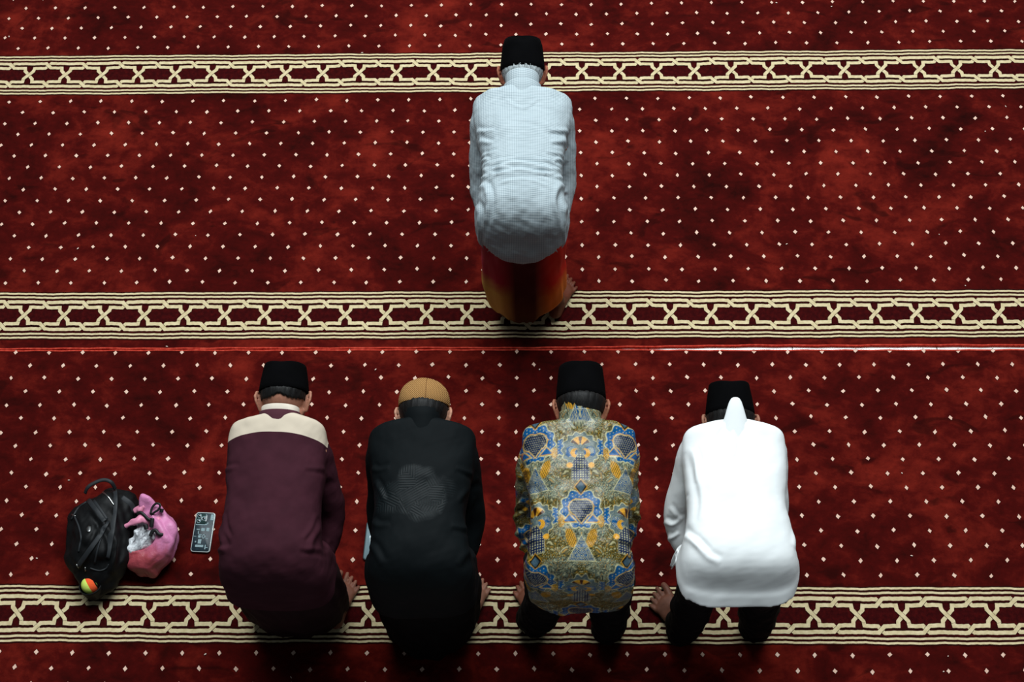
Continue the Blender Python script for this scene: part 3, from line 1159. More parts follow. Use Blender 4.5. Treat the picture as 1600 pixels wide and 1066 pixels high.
# ---- black shirt, second
def embossed_black():
    t = NT('black_shirt_with_embossed_geometric_panel')
    co = t.coords()
    x, y, z = t.xyz(co)
    vo = t.n('ShaderNodeTexVoronoi', feature='F1', distance='MANHATTAN')
    t.l(t.mapping(co, scale=(1, 1, .01)), vo.inputs['Vector'])
    vo.inputs['Scale'].default_value = 21
    s = t.n('ShaderNodeSeparateColor')
    t.l(vo.outputs['Color'], s.inputs[0])
    ang = t.math('MULTIPLY', t.math('FLOOR', t.math('MULTIPLY', s.outputs[0], 6.0)), .5236)
    u = t.math('ADD', t.math('MULTIPLY', x, t.math('COSINE', ang)), t.math('MULTIPLY', y, t.math('SINE', ang)))
    st = t.math('SINE', t.math('MULTIPLY', u, 760.0))
    edge = t.n('ShaderNodeTexVoronoi', feature='DISTANCE_TO_EDGE')
    t.l(t.mapping(co, scale=(1, 1, .01)), edge.inputs['Vector'])
    edge.inputs['Scale'].default_value = 21
    dx = t.math('DIVIDE', t.math('ADD', x, .0), .135)
    dy = t.math('DIVIDE', t.math('SUBTRACT', y, .265), .095)
    rr = t.math('ADD', t.math('MULTIPLY', dx, dx), t.math('MULTIPLY', dy, dy))
    rr = t.math('ADD', rr, t.math('MULTIPLY', t.math('SUBTRACT', t.noise(co, 12, 2), .5), 3.2))
    mk = t.math('MULTIPLY', t.math('SUBTRACT', 1.1, rr), 2.0, clamp=True)
    mk = t.math('MULTIPLY', mk, t.math('GREATER_THAN', z, .85))
    h = t.math('MULTIPLY', t.math('ADD', t.math('MULTIPLY', st, .5), t.math('MULTIPLY', t.math('LESS_THAN', edge.outputs['Distance'], .07), -1.5)), mk)
    t.bump(t.math('ADD', h, t.math('MULTIPLY', t.noise(co, 900, 2), .12)), .6, .0010)
    col = t.mix(t.math('MULTIPLY', mk, t.math('MULTIPLY', t.math('ADD', st, 1.0), .35)), lin((10, 15, 17)), lin((16, 26, 28)))
    return t.set(col, t.math('SUBTRACT', .72, t.math('MULTIPLY', mk, .14)), Specular_IOR_Level=t.math('ADD', .10, t.math('MULTIPLY', mk, .08)))


D2 = common(bx=.02, sh=.190, arm=.208, waist=.154, hips=.184, hemz=.60, hemw=.186, y0=.004,
            foot=[((-.12, .0), R(-8)), ((.138, .052), R(11))], head=(.02, .578, .868), headdir=R(2))
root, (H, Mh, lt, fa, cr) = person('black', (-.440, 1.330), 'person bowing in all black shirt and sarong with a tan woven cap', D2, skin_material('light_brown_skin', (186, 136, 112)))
me = build_shirt(D2)
fo = []
for s in (-1, 1):
    fo += [([(.03 + a * s, b) for a, b in pts], w_, am) for pts, w_, am in
           [([(.18, .38), (.15, .36), (.11, .365)], .008, .005), ([(.165, .33), (.14, .29), (.12, .25)], .008, .005), ([(.17, .2), (.14, .17), (.10, .165)], .009, .005), ([(.18, .12), (.15, .09), (.12, .04)], .010, .006)]]
fold_displace(me, fo, [(5, (1, 1, 1), .004, 9), (13, (1, 1, 1), .0010, 7)])
M_EMB = embossed_black()
shirt = link('shirt', me, M_EMB, root)
cb = MB()
ring_collar(D2, H, cb, V(.02, .500, .890), (0, .94, .32), .068, .064, .092, .94, base_k=1.0)
link('collar', cb.mesh(), M_EMB, shirt)
M_SAR2 = cloth('black_sarong_cloth', (11, 12, 12), .92, 900, .2, .12)
sar = build_sarong(D2, [(.02, .085, .76, .172, .110), (.02, .085, .60, .184, .120), (.018, .085, .42, .190, .122), (.012, .08, .25, .186, .128), (.004, .07, .10, .168, .130), (.0, .065, .035, .152, .125)], seed=12)
link('sarong', sar, M_SAR2, root)
build_hair(D2, H, Mh, 'hair', M_BLACKHAIR, root, .034, .008, -.050)
t = NT('tan_woven_cap_cloth')
co = t.coords()
wv = t.n('ShaderNodeTexWave', wave_type='BANDS', bands_direction='DIAGONAL')
t.l(t.mapping(co, scale=(1, 1, .4)), wv.inputs['Vector'])
wv.inputs['Scale'].default_value = 95
wv2 = t.n('ShaderNodeTexWave', wave_type='BANDS', bands_direction='X')
t.l(co, wv2.inputs['Vector'])
wv2.inputs['Scale'].default_value = 120
h = t.math('MULTIPLY', wv.outputs['Fac'], t.math('ADD', .35, wv2.outputs['Fac']))
t.bump(h, .8, .002)
x_, y_, z_ = t.xyz(co)
seam = t.math('LESS_THAN', t.math('ABSOLUTE', t.math('SUBTRACT', x_, .034)), .0012)
t.set(t.mix(seam, t.ramp(h, [(.15, lin((122, 82, 42))), (.6, lin((198, 148, 88))), (1.0, lin((224, 178, 116)))]), lin((112, 74, 38))), .85, Specular_IOR_Level=.2)
dome_cap(D2, H, t.m, root, .034, .094, .088, .104)

# ---- batik shirt, third
def batik_colors(co):
    x, y, z = co[:, 0] - .0, co[:, 1], co[:, 2]
    v = y + 1.0 * np.minimum(0, z - .88) + .02
    u = x + .0015
    P2 = .150
    per = .470
    ci = np.round(u / P2)
    a = np.abs(u - ci * P2)                      # mirrored distance from the column's axis
    sg = u - ci * P2
    vv = v - .455 + np.where(ci.astype(int) % 2 == 0, 0, per / 2)
    q = (vv + per / 2) % per - per / 2           # 0 at the fan; negative is nearer the hem
    col = np.zeros((len(x), 3))
    L = lambda c: np.array(lin(c)[:3])
    sage, olive, gold, navy, blue, cream, dark, slate = L((120, 130, 112)), L((102, 94, 46)), L((216, 156, 46)), L((10, 32, 72)), L((6, 90, 150)), L((196, 192, 150)), L((22, 20, 16)), L((66, 92, 108))
    pp = np.stack([a, q], 1)
    wx = a + .006 * wave_noise(pp, 22, 31, 2)
    wq = q + .006 * wave_noise(pp, 22, 32, 2)
    # scrollwork ground
    s1 = np.sin((wx * 150 + 9 * np.sin(wq * 46)) * 2.0)
    s2 = np.sin((wq * 170 + 7 * np.sin(wx * 90)) * 2.0)
    g = s1 * .5 + s2 * .5
    base = sage[None] * (1 + .10 * wave_noise(pp, 14, 3, 2))[:, None]
    ol = smoothstep(-.2, .45, np.cos(v / per * 2 * math.pi + 1.0) * np.cos(u / P2 * math.pi) + .9 * wave_noise(np.stack([np.abs(u), v], 1), 7, 5, 2) + .15)[:, None]
    col = base * (1 - ol) + olive[None] * ol

    def put(mask, c):
        mk = np.clip(mask, 0, 1)[:, None]
        col[:] = col * (1 - mk) + c[None] * mk

    def sm(d, w=.0012):     # inside where d < 0
        return smoothstep(w, -w, d)
    put(sm(np.abs(g) - .16, .05) * .8, dark * 1.6)
    put(sm(.62 - g, .1) * .7, cream)
    put(sm(.70 + g, .1) * .55, gold)
    D = lambda cx, cq: np.hypot(a - cx, q - cq)
    # blue field between the columns (beside the fan) and round the heart
    heart_q = per / 2 if True else 0
    qa = np.abs(np.abs(q) - per / 2)             # distance from the heart's row
    qh = np.where(q > 0, q - per / 2, q + per / 2)
    bl = np.maximum(np.hypot(a / 1.0, (qh - .010) / 1.0) - .066 - .005 * np.cos(np.arctan2(qh, a) * 11), -(qh + .055))
    put(sm(bl), blue)
    put(sm(np.abs(bl) - .0022), cream)
    tl = np.hypot(a - .075, q + .01) - .030 - .004 * np.cos(np.arctan2(q + .01, a - .075) * 9)
    put(sm(tl), blue)
    put(sm(np.abs(tl) - .0022), cream)
    # white specks in the blue
    sp = np.hypot((a * 90) % 1 - .5, (q * 90 + np.floor(a * 90) * .5) % 1 - .5)
    put(sm(sp - .16, .06) * np.maximum(sm(bl + .006), sm(tl + .006)), cream)
    # heart with a hexagon net
    hx, hq = a, qh - .012
    hd = np.hypot(hx - .012, hq - .004) - .026
    hd = np.minimum(hd, np.maximum(hx + (-hq) * .75 - .036, hq - .004))
    put(sm(hd - .0045), gold)
    put(sm(hd - .0018), cream)
    put(sm(hd), navy)
    hn = np.hypot((hx * 150 + np.floor(hq * 130) * .5) % 1 - .5, (hq * 130) % 1 - .5)
    put(sm(hn - .22, .08) * sm(hd + .001), cream * .85)
    # triangles at the heart's foot
    td = np.maximum(np.abs(a - .038) + (qh + .026) * .85 - .016, -(qh + .034))
    put(sm(td - .0042), cream)
    put(sm(td - .0012), gold)
    put(sm(td + .0015), blue)
    # winged gold birds
    wg = np.hypot((a - .064) / .55, (qh + .030)) - .020
    feather = np.sin((a * 1.0 + q * 1.9) * 700)
    put(sm(wg) * smoothstep(-.5, .1, feather), gold)
    # scalloped shell under the fan
    an = np.arctan2(q + .022, a)
    sh_ = np.hypot(a, (q + .022) * .95) - .058 - .004 * np.cos(an * 14)
    put(sm(sh_ - .003), cream)
    put(sm(sh_) * .9, slate)
    ring = np.sin((np.hypot(a - .028, q + .022)) * 900)
    put(sm(sh_ + .004) * smoothstep(.2, .7, ring) * .8, sage * 1.1)
    r2 = np.hypot(a - .031, q + .028) - .019
    put(sm(r2), blue * .9)
    put(sm(r2) * sm(.35 - np.sin(a * 1100) * np.sin(q * 1100), .1), cream)
    # fan with rays
    fr = np.hypot(a, q + .008)
    fa_ = np.arctan2(a, q + .008)
    fan = np.maximum(np.maximum(fr - .034, -(fr - .008)), np.abs(fa_) - 1.15)
    put(sm(fan - .002), cream)
    put(sm(fan), gold)
    put(sm(fan) * smoothstep(.1, .5, np.cos(fa_ * 6.2)), L((70, 34, 20)))
    # crescents
    cr_ = np.maximum(np.hypot(a - .017, q + .032) - .015, -(np.hypot(a - .008, q + .030) - .012))
    put(sm(cr_ - .001), gold * 1.1)
    # checked tower
    tw = np.maximum(a - (.010 + .020 * smoothstep(-.035, -.075, q)), np.abs(q + .080) - .046)
    put(sm(tw - .0015), cream)
    put(sm(tw), navy * 1.2)
    ck = np.maximum(np.abs((a * 118 + .5) % 1 - .5), np.abs((q * 118) % 1 - .5))
    put(sm(ck - .24, .08) * sm(tw + .001), cream)
    put(sm(np.hypot(a - .036, q + .075) - .010), gold * 1.1)
    # ornaments under the tower
    ld = np.abs(a) * 1.0 + np.abs(q + .150) * .8 - .020
    put(sm(ld - .003), gold)
    put(sm(ld), dark)
    put(sm(ld + .006), slate)
    # gold plumes below the heart, blue seed between
    pq = qh + .085
    pl = np.hypot((a - .034 - pq * .25) / .8, pq / 1.5) - .020
    put(sm(pl), gold)
    put(sm(pl) * smoothstep(.2, .6, np.sin((a * 2.2 + pq) * 420)), olive * .8)
    sd = np.maximum(np.abs(a) + (qh + .125) * .55 - .026, -(qh + .155))
    put(sm(sd - .003), cream)
    put(sm(sd), blue * .8)
    put(sm(sd) * sm(.25 - np.sin(np.hypot(a, (qh + .14)) * 1300), .15), cream * .8)
    return np.clip(col, 0, 1)


def batik_material():
    t = NT('gold_and_blue_batik_satin')
    at_ = t.n('ShaderNodeAttribute', attribute_name='print')
    co = t.coords()
    fine = t.noise(co, 330, 3, .7)
    t.bump(t.noise(co, 1200, 1), .12, .0006)
    col = t.mix(.55, at_.outputs['Color'], t.ramp(fine, [(.40, (.34, .30, .24, 1)), (.56, (1.0, 1.0, .95, 1))]), 'MULTIPLY')
    return t.set(col, .34, Specular_IOR_Level=.30)


def paint(me, fn):
    co = get_co(me)
    c = fn(co)
    at_ = me.color_attributes.new('print', 'FLOAT_COLOR', 'POINT')
    at_.data.foreach_set('color', np.concatenate([c, np.ones((len(c), 1))], 1).ravel())


D3 = common(bx=-.005, sh=.204, arm=.216, waist=.166, hips=.182, hemz=.635, hemw=.170, armx=(.004, -.006),
            foot=[((-.148, .04), R(-14)), ((.110, .01), R(8))], head=(.005, .596, .882), headdir=R(4), knee=[(-.115, .085, .44), (.115, .085, .44)])
D3['hem'] = lambda x, y: .010 * math.sin(x * 6) + (.018 * x * x if y < 0 else 0)
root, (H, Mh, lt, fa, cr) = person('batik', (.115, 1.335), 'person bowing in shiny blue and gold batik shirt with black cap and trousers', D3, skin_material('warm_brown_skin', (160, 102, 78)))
me = build_shirt(D3, .0052, 1, 6)
fo = []
for s in (-1, 1):
    fo += [([(a * s, b) for a, b in pts], w_, am) for pts, w_, am in
           [([(.205, .38), (.17, .36), (.13, .355)], .009, .006), ([(.17, .30), (.15, .24), (.13, .19)], .010, .005), ([(.185, .14), (.15, .12), (.11, .12)], .010, .006), ([(.19, .09), (.16, .04), (.165, -.03)], .010, .007),
            ([(.24, .30), (.215, .285), (.18, .29)], .008, .009), ([(.245, .25), (.21, .24), (.18, .235)], .008, .008)]]
fo += [([(-.245, .34), (-.225, .31), (-.19, .32)], .008, .010), ([(-.23, .21), (-.20, .20), (-.17, .21)], .008, .009)]
fold_displace(me, fo, [(5.5, (1, 1, 1), .0050, 13), (14, (1, 1, 1), .0020, 14)])
paint(me, batik_colors)
M_BATIK = batik_material()
shirt = link('shirt', me, M_BATIK, root)
cb = MB()
ring_collar(D3, H, cb, V(.0, .500, .890), (0, .94, .34), .070, .066, .118, .92, base_k=1.0)
ring_collar(D3, H, cb, V(.0, .496, .886), (0, .94, .34), .079, .073, .086, .92, base_k=1.0)
cme = cb.mesh()
o_ = bpy.data.objects.new('tmp', cme); COL.objects.link(o_)
md = o_.modifiers.new('s', 'SUBSURF'); md.levels = 2
dg = bpy.context.evaluated_depsgraph_get(); dg.update()
cme = bpy.data.meshes.new_from_object(o_.evaluated_get(dg)); bpy.data.objects.remove(o_)
paint(cme, batik_colors)
link('collar', cme, M_BATIK, shirt)
link('trousers', build_trousers(D3), M_BLACKTR, root)
build_hair(D3, H, Mh, 'hair', M_BLACKHAIR, root, .030, .008, -.048)
peci(D3, H, M_BLACKCAP, root, .030, .112, .086, .102, .88, tilt=R(0), dent=.010)

# ---- white shirt, fourth
D4 = common(bx=-.018, sh=.184, arm=.214, waist=.164, hips=.204, hemz=.715, hemw=.198, armx=(.008, -.006), y0=-.02,
            foot=[((-.118, .0), R(-28)), ((.125, .01), R(12))], head=(-.020, .546, .845), headdir=R(10), fs=1.05, knee=[(-.115, .085, .44), (.115, .085, .44)])
D4['torso'][-1] = (.046, .738, .198, .136, .12, 76)
D4['torso'][-2] = (.062, .760, .203, .126, .12, 68)
D4['hem'] = lambda x, y: (.012 * x * x) if y < 0 else .03
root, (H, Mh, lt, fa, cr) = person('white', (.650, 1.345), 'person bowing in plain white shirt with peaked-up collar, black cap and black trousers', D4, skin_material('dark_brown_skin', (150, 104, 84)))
me = build_shirt(D4)
fo = []
fo += [([(-.215, .17), (-.19, .13), (-.16, .09), (-.13, .06)], .009, .006), ([(-.185, .42), (-.165, .33), (-.155, .24), (-.165, .17)], .010, -.004), ([(-.225, .30), (-.20, .27), (-.18, .26)], .006, .004),
       ([(-.24, .27), (-.215, .25), (-.19, .26)], .006, .006), ([(-.24, .23), (-.215, .215), (-.19, .225)], .006, .006), ([(-.175, .12), (-.14, .06), (-.09, .03)], .010, .005),
       ([(.185, .20), (.165, .15), (.155, .09)], .010, .008), ([(.17, .26), (.19, .23), (.205, .235)], .006, .005), ([(-.03, .50), (-.025, .45), (-.03, .38)], .008, .006),
       ([(.01, .50), (.03, .46), (.05, .42)], .007, .003), ([(-.06, .50), (-.09, .46), (-.10, .40)], .008, .003), ([(-.16, .42), (-.15, .36), (-.155, .30)], .008, .004)]
fold_displace(me, fo, [(4.0, (1, 1, 1), .0030, 17), (12, (1, 1, 1), .0006, 18)])
M_WHITE = cloth('white_cotton', (246, 250, 250), .8, 900, .02, .3, 0, .15)
shirt = link('shirt', me, M_WHITE, root)
cb = MB()
ring_collar(D4, H, cb, V(-.018, .470, .888), (0, .93, .36), .072, .066, .050, .95, base_k=1.0, peak=lambda x, y: 1.75 * math.exp(-(x / .52) ** 4) * max(0, y) - .05)
cme = cb.mesh()
link('collar', cme, M_WHITE, shirt)
# side vents: the loose front panel shows past the hem on the left and right
for s, zz in ((-1, .71), (1, .72)):
    vb = MB()
    rings = []
    for k in range(9):
        t_ = k / 8
        y0 = .055 + .02 * t_
        x0 = -.022 + s * (.195 + .010 * t_)
        z0 = zz + .07 - .115 * t_
        wd = .05 * (1 - t_ * .8)
        pts = []
        for q in range(8):
            f_ = q / 7
            pts.append((x0 + s * .004 * math.sin(f_ * 6 + t_ * 3), y0 + .012 + wd * f_, z0 + .01 * f_))
        rings.append(pts)
    vb.loft(rings, False, (False, False))
    o = link('front_panel', vb.mesh(), M_WHITE, shirt)
    md = o.modifiers.new('thickness', 'SOLIDIFY')
    md.thickness = .0025
link('trousers', build_trousers(D4), M_BLACKTR, root)
build_hair(D4, H, Mh, 'hair', M_BLACKHAIR, root, .032, .006, -.050)
peci(D4, H, M_BLACKCAP, root, .032, .100, .084, .100, .82, tilt=R(0), dent=.016)


# ------------------------------------------------------------------ things lying on the carpet, on the left
from mathutils.bvhtree import BVHTree


def drape(me, pts, lift=.002, n=6):
    """lay a line given in photograph pixels onto a surface seen from above"""
    bvh = BVHTree.FromPolygons([v.co[:] for v in me.vertices], [p.vertices[:] for p in me.polygons])
    o = Vector((0, 0, CAM_H))
    out = []
    P = catmull([tuple(p[:2]) + (0,) for p in pts], n)
    for q in P:
        d = Vector(list(FF + (q[0] - 800) / CAM_F * RR - (q[1] - 533) / CAM_F * UU)).normalized()
        h = bvh.ray_cast(o, d)
        if h[0] is not None:
            out.append(tuple(h[0] + h[1] * lift))
    return out


M_PACK = cloth('black_nylon', (9, 10, 11), .6, 1100, .25, .22)
M_WEB = cloth('dark_grey_webbing', (34, 37, 40), .6, 600, .2, .35)
M_STEEL = plain('brushed_steel', (170, 172, 170), .3, 1.0)


def P3(px, py, z):
    x, y = at(px, py, z)
    return (x, y, z)


def at_root(root, me):
    """shift a mesh built in place into its thing's own frame"""
    co = get_co(me)
    set_co(me, co - np.array(root.location)[None])
    return me


pack = empty('backpack', P3(152, 870, 0))
tag(pack, 'black backpack lying on the carpet with neon ball in its mesh pocket', 'backpack')
mb = MB()
mb.hull([(P3(135, 815, .10), .075), (P3(168, 800, .12), .080), (P3(126, 868, .10), .070), (P3(176, 872, .10), .080), (P3(150, 845, .14), .085), (P3(150, 905, .08), .060)])
mb.hull([(P3(128, 835, .15), .045), (P3(132, 870, .15), .045), (P3(150, 815, .16), .05), (P3(160, 860, .17), .045)])
mb.hull([(P3(194, 793, .085), .068), (P3(188, 850, .07), .058), (P3(175, 790, .09), .07), (P3(180, 890, .07), .055)])
mb.hull([(P3(150, 915, .07), .052), (P3(172, 905, .06), .050), (P3(140, 905, .07), .045)])
body = fuse(mb, .006, 9)
fold_displace(body, [([at(140, 800, .18), at(170, 850, .2), at(160, 890, .18)], .010, -.010), ([at(175, 800, .2), at(178, 850, .2), at(172, 890, .18)], .012, .010),
                     ([at(120, 885, .18), at(150, 850, .2), at(165, 812, .2)], .010, .009)],
              [(5, (1, 1, 1), .008, 41), (11, (1, 1, 1), .0035, 42)], False)
strapdefs = [('strap', [(132, 774), (146, 792), (163, 815)], .010, .25, M_WEB), ('strap', [(137, 770), (152, 790), (167, 812)], .006, .3, M_WEB),
             ('strap', [(177, 760), (179, 785), (176, 818), (172, 845), (166, 872)], .013, .2, M_WEB), ('strap', [(168, 815), (155, 838), (141, 858), (122, 885)], .010, .2, M_WEB),
             ('piping', [(117, 808), (123, 822), (127, 840), (125, 852), (123, 862)], .004, 1, M_WEB), ('piping', [(112, 812), (122, 795), (135, 785)], .004, 1, M_WEB),
             ('piping', [(165, 822), (155, 850), (148, 880)], .004, 1, M_WEB), ('piping', [(141, 888), (155, 892), (166, 888), (170, 882)], .003, 1, M_WEB),
             ('strap', [(190, 778), (205, 790), (214, 815)], .012, .2, M_WEB), ('zip', [(161, 770), (170, 778), (178, 790)], .0035, 1, M_STEEL)]
for nm, pts, r, fl_, mm in strapdefs:
    P = drape(body, pts, .001)
    if len(P) > 2:
        q = MB()
        q.tube(P, r, 10, flat=fl_)
        link(nm, at_root(pack, q.mesh()), mm, pack)
q = MB()
q.tube(catmull([P3(133, 771, .16), P3(137, 762, .18), P3(147, 755, .185), P3(162, 750, .185), P3(174, 754, .18), P3(180, 764, .15)], 6), .0075, 10, flat=.5)
link('handle', at_root(pack, q.mesh()), M_WEB, pack)
for px, py, ang in ((116, 806, .4), (134, 889, 1.4), (122, 884, 1.0), (131, 772, -.6)):
    P = drape(body, [(px - 3 * math.cos(ang), py - 3 * math.sin(ang)), (px + 3 * math.cos(ang), py + 3 * math.sin(ang))], .003, 3)
    if len(P) > 1:
        q = MB()
        q.tube(P, .0028, 8)
        link('zip_pull', at_root(pack, q.mesh()), M_STEEL, pack)
P = drape(body, [(140, 822), (139, 832)], .002, 4)
if len(P) > 2:
    q = MB()
    q.tube(P, [.003, .008, .009, .008, .003][:len(P)] + [.003] * max(0, len(P) - 5), 14, flat=.3)
    link('badge', at_root(pack, q.mesh()), M_STEEL, pack)
# mesh pocket round the ball
bc = P3(141, 914, .105)
q = MB()
rings = []
for k in range(7):
    t_ = k / 6
    rings.append([(bc[0] + (.043 + .004 * math.sin(t_ * 3)) * math.cos(a), bc[1] + (.043) * math.sin(a), .03 + t_ * .078 + .010 * math.cos(a + 1.2)) for a in [2 * math.pi * j / 40 for j in range(40)]])
q.loft(rings, True, (True, False))
o = link('mesh_pocket', at_root(pack, q.mesh()), M_PACK, pack)
md = o.modifiers.new('thickness', 'SOLIDIFY')
md.thickness = .003
link('main_compartment', at_root(pack, body), M_PACK, pack)

t = NT('neon_yellow_and_orange_felt')
x, y, z = t.xyz(t.mapping(t.coords(), rot=(0, 0, R(-32))))
a_ = t.math('GREATER_THAN', x, -.004)
b_ = t.math('GREATER_THAN', x, .019)
c_ = t.math('GREATER_THAN', x, .024)
col = t.mix(a_, lin((214, 240, 110)), lin((236, 92, 48)))
col = t.mix(b_, col, lin((20, 24, 14)))
col = t.mix(c_, col, lin((150, 176, 70)))
t.bump(t.noise(t.coords(), 260, 3), .5, .002)
t.set(col, .9, Specular_IOR_Level=.15)
q = MB()
q.ellipsoid((0, 0, 0), (.034, .034, .034), None, 40, 24)
ball = link('ball', q.mesh(), t.m)
ball.location = bc
tag(ball, 'neon yellow and orange striped ball in the pocket of the black backpack', 'ball')

# pink plastic bag
def film(name, c1, c2, c3, rough=.35):
    t = NT(name)
    co = t.coords()
    x, y, z = t.xyz(co)
    n = t.noise(co, 16, 4, .6, .3)
    s = t.math('ADD', t.math('MULTIPLY', t.math('ADD', t.math('ADD', y, t.math('MULTIPLY', x, .7)), .10), 4.2), t.math('MULTIPLY', t.math('SUBTRACT', n, .5), .8), clamp=True)
    t.bump(t.noise(co, 70, 4, .6, .6), .5, .004)
    return t.set(t.ramp(s, [(.2, lin(c1)), (.5, lin(c2)), (.75, lin(c3))]), rough, Specular_IOR_Level=.4)


M_PINK = film('pink_plastic_film', (162, 68, 76), (186, 96, 122), (214, 134, 178), .45)
M_PINKL = plain('pale_pink_twisted_film', (226, 142, 172), .4, 0, .4, .15, 40)
bag = empty('plastic_bag', P3(236, 865, 0))
BAG_LIFT = .006
tag(bag, 'pink plastic carrier bag slumped against the black backpack', 'bag')
mb = MB()
mb.hull([(P3(252, 830, .085), .070), (P3(232, 875, .07), .055), (P3(215, 878, .06), .040), (P3(250, 860, .08), .06), (P3(238, 893, .035), .028), (P3(262, 840, .06), .05), (P3(222, 892, .035), .025)])
mb.hull([(P3(244, 800, .12), .030), (P3(262, 825, .10), .040), (P3(222, 800, .11), .022), (P3(240, 825, .10), .040)])
mb.hull([(P3(224, 777, .16), .013), (P3(231, 779, .16), .013), (P3(223, 794, .135), .014), (P3(240, 793, .135), .016)])
mb.hull([(P3(203, 858, .10), .020), (P3(215, 870, .08), .03), (P3(240, 850, .10), .03)])
bme = fuse(mb, .005, 5)
fold_displace(bme, [([at(232, 800, .15), at(245, 815, .15), at(262, 850, .12)], .010, .008), ([at(256, 800, .15), at(270, 830, .12), at(262, 870, .1)], .010, .008),
                    ([at(200, 862, .1), at(225, 860, .12), at(245, 845, .13)], .008, .008)], [(4, (1, 1, 1), .005, 51)], False)
crumple(bme, [(5, .007, 53), (11, .0025, 54)])
# hollow in the mouth where the contents show
co_ = get_co(bme)
mc = np.array(P3(220, 838, .12))
dd = np.hypot((co_[:, 0] - mc[0]) / .062, (co_[:, 1] - mc[1]) / .055)
co_[:, 2] -= .055 * np.exp(-dd ** 2 * 1.3) * (co_[:, 2] > .07)
set_co(bme, co_)
link('bag_film', at_root(bag, bme), M_PINK, bag).location.z = BAG_LIFT
for pts, r in (([(194, 825, .14), (205, 817, .155), (218, 812, .16), (228, 813, .15), (235, 822, .12)], [.004, .010, .016, .012, .007]),
               ([(210, 800, .13), (218, 795, .14), (226, 790, .15)], [.008, .012, .010]),
               ([(232, 828, .12), (238, 818, .14), (247, 812, .14), (256, 815, .12)], [.006, .010, .010, .006])):
    q = MB()
    P = catmull([P3(*p) for p in pts], 6)
    rr_ = np.interp(np.linspace(0, 1, len(P)), np.linspace(0, 1, len(r)), r)
    rr_ = [v_ * (1 + .08 * math.sin(i_ * 1.1)) for i_, v_ in enumerate(rr_)]
    q.tube(P, rr_, 12, flat=.7)
    tm = q.mesh()
    crumple(tm, [(22, .004, 71)])
    link('twisted_handle', at_root(bag, tm), M_PINKL, bag)

t = NT('clear_crumpled_plastic')
n = t.noise(t.coords(), 45, 5, .65, 1.2)
t.bump(n, .9, .006)
t.set(t.ramp(n, [(.35, lin((140, 140, 146))), (.5, lin((196, 200, 204))), (.62, lin((236, 240, 244)))]), .18, Specular_IOR_Level=.8, Alpha=.85)
mb = MB()
mb.hull([(P3(196, 860, .105), .012), (P3(205, 845, .12), .014), (P3(220, 826, .13), .016), (P3(236, 838, .125), .018), (P3(212, 862, .105), .016), (P3(230, 848, .12), .02)])
mb.hull([(P3(214, 820, .13), .012), (P3(226, 818, .135), .012), (P3(224, 832, .13), .016)])
cme = fuse(mb, .0035, 2)
fold_displace(cme, [([at(200, 856, .13), at(215, 838, .13), at(222, 822, .14)], .004, .006), ([at(208, 860, .13), at(222, 842, .13), at(230, 825, .14)], .004, .006), ([at(217, 858, .13), at(230, 844, .13), at(238, 834, .14)], .004, .005)],
              [(9, (1, 1, 1), .003, 61)], False)
crumple(cme, [(9, .014, 63), (19, .004, 64)])
laplace(cme, 2)
inner = link('clear_plastic_wrap', cme, t.m)
tag(inner, 'crumpled clear plastic poking out of the pink bag', 'plastic wrap')
M_STRAP = cloth('black_strap_rubber', (14, 14, 15), .5, 500, .2, .4)
q = MB()
for pts, r in (([(214, 804, .145), (219, 801, .15), (225, 805, .15), (231, 811, .145), (238, 814, .14)], .0065), ([(235, 803, .145), (238, 793, .15), (244, 787, .155), (250, 789, .155), (248, 796, .15), (241, 801, .145), (236, 805, .14)], .0045),
               ([(253, 795, .15), (252, 801, .145)], .008), ([(238, 810, .145), (237, 818, .14), (236, 824, .135)], .008), ([(227, 820, .14), (229, 827, .135)], .009),
               ([(235, 838, .14), (238, 831, .145), (243, 829, .147), (248, 835, .145), (255, 836, .14)], .0075)):
    q.tube(catmull([P3(p[0], p[1], p[2] + .016) for p in pts], 5), r, 10, flat=.6)
strp = link('strap_bundle', q.mesh(), M_STRAP)
tag(strp, 'black straps looping out of the top of the pink bag', 'strap')


def rounded_rect(w, h, r, n=6):
    out = []
    for cx, cy, a0 in ((w / 2 - r, h / 2 - r, 0), (-w / 2 + r, h / 2 - r, 90), (-w / 2 + r, -h / 2 + r, 180), (w / 2 - r, -h / 2 + r, 270)):
        for k in range(n + 1):
            a = R(a0 + 90 * k / n)
            out.append((cx + r * math.cos(a), cy + r * math.sin(a)))
    return out


def slab(mb, w, h, r, z0, z1, bev=.001, off=(0, 0)):
    rings = []
    for k, z in ((-bev, z0), (0, z0 + bev), (0, z1 - bev), (-bev, z1)):
        rings.append([(x + off[0], y + off[1], z) for x, y in rounded_rect(w + 2 * k, h + 2 * k, r)])
    mb.loft(rings)


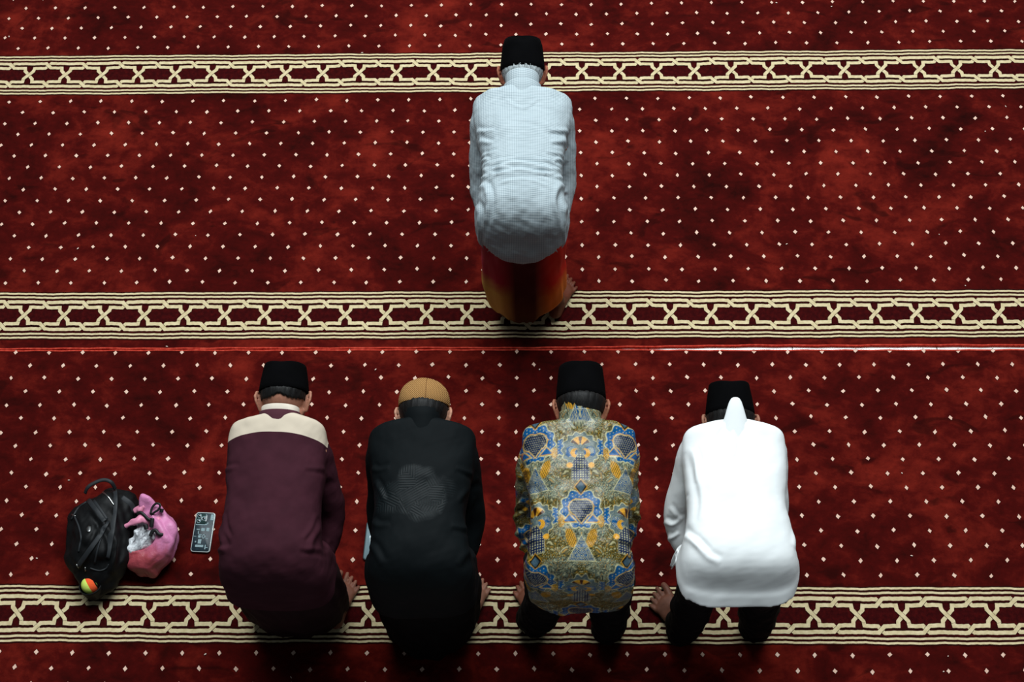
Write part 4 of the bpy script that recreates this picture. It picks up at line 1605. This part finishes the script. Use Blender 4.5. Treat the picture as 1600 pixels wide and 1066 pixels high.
M_CASE = plain('clear_phone_case', (190, 200, 198), .15, 0, .6)
M_TEAL = plain('dark_teal_phone_back', (26, 42, 50), .4, .0, .35, .45, 60)
M_PALE = plain('pale_grey_phone_print', (120, 146, 150), .4, 0, .4, .3, 200)
M_LENS = plain('black_lens_glass', (8, 16, 16), .05, 0, .8)
(px0, py0), ang = at(317.7, 832.5, .005), math.atan2(*(np.array(at(322.5, 803)) - np.array(at(313, 862.5))))
ph = empty('phone', (px0, py0, .0025), -ang)
tag(ph, 'phone lying face down on the carpet with dark patterned back in clear case', 'phone', 'phones on the carpet')
PW, PH = .0775, .164
q = MB(); slab(q, PW, PH, .011, 0, .0095, .0018); link('case', q.mesh(), M_CASE, ph)
q = MB(); slab(q, PW - .006, PH - .006, .009, .004, .0100, .0006); link('back_cover', q.mesh(), M_TEAL, ph)
q = MB(); slab(q, .044, .043, .010, .0095, .0118, .0008, (-.0125, .0545)); link('camera_bump', q.mesh(), plain('dark_green_camera_plate', (36, 56, 54), .15, 0, .6), ph)
for lx, ly in ((-.023, .065), (-.023, .044), (-.003, .055)):
    q = MB()
    rings = [[(lx + r_ * math.cos(a), ly + r_ * math.sin(a), z_) for a in [2 * math.pi * j / 28 for j in range(28)]] for r_, z_ in ((.0088, .0115), (.0088, .0135), (.0075, .0140))]
    q.loft(rings)
    l_ = link('lens', q.mesh(), M_PALE, ph)
    q = MB()
    q.ellipsoid((lx, ly, .0138), (.0062, .0062, .0016), None, 24, 8)
    link('lens_glass', q.mesh(), M_LENS, l_)
q = MB()
q.ellipsoid((.004, .070, .0118), (.0028, .0028, .0008), None, 16, 6); link('flash', q.mesh(), M_PALE, ph)
q = MB()
zt, zb = .0104, .0098
def bar(x0, y0, x1, y1):
    q.add([(x0, y0, zb), (x1, y0, zb), (x1, y1, zb), (x0, y1, zb), (x0, y0, zt), (x1, y0, zt), (x1, y1, zt), (x0, y1, zt)],
          [(4, 5, 6, 7), (0, 1, 5, 4), (1, 2, 6, 5), (2, 3, 7, 6), (3, 0, 4, 7)])
for b_ in ((-.033, .0285, .004, .0315), (.004, .029, .012, .034), (.012, .033, .016, .040), (.022, .050, .034, .074), (-.019, -.012, -.002, -.009), (-.019, -.012, -.016, .004), (-.002, -.026, .012, -.023),
           (-.002, -.026, .001, -.010), (.009, -.026, .012, -.010), (-.002, -.013, .012, -.010), (-.016, -.024, -.006, -.014), (-.034, -.020, -.023, -.018), (-.014, -.048, -.001, -.030), (.012, .004, .024, .018),
           (.014, -.028, .024, -.026), (-.022, -.062, .010, -.053), (.016, -.070, .020, -.052), (.020, -.064, .028, -.061), (-.026, -.044, -.021, -.038), (-.008, .004, .006, .016), (-.026, .008, -.014, .012)):
    bar(*b_)
link('back_print', q.mesh(), M_PALE, ph, smooth=False)

p2x, p2y = at(585.5, 846, .004)
ph2 = empty('phone', (p2x, p2y, .0025), R(-3))
tag(ph2, 'phone lying on the carpet half hidden under the elbow of the person in black', 'phone', 'phones on the carpet')
q = MB(); slab(q, .078, .160, .012, 0, .009, .002); link('case', q.mesh(), plain('grey_phone_case', (70, 84, 86), .35), ph2)
q = MB(); slab(q, .070, .152, .009, .0085, .0094, .0003); link('screen', q.mesh(), plain('glossy_phone_screen', (120, 140, 146), .08, 0, .8), ph2)

# lint and crumbs on the pile
q = MB()
rl = random.Random(5)
for px, py in ((14.5, 57.8), (1213, 5), (1299, 11), (1571, 167), (1539, 206), (306, 369), (122, 389), (1229, 382), (1467, 367), (1508, 447), (261, 542), (58, 873), (321, 1023), (1424, 869), (1481, 1026), (1474, 1050),
               (108, 751), (587, 578), (843, 578), (566, 83), (455, 1059), (1409, 740)):
    x, y = at(px, py)
    a = rl.uniform(0, 3)
    l_, w_ = rl.uniform(.0025, .006), rl.uniform(.0018, .003)
    q.ellipsoid((x, y, .004), (l_, w_, .0012), [[math.cos(a), -math.sin(a), 0], [math.sin(a), math.cos(a), 0], [0, 0, 1]], 8, 5)
lint = link('lint', q.mesh(), plain('white_lint', (226, 206, 190), .9))
tag(lint, 'white lint specks scattered over the red carpets', 'lint', kind='stuff')
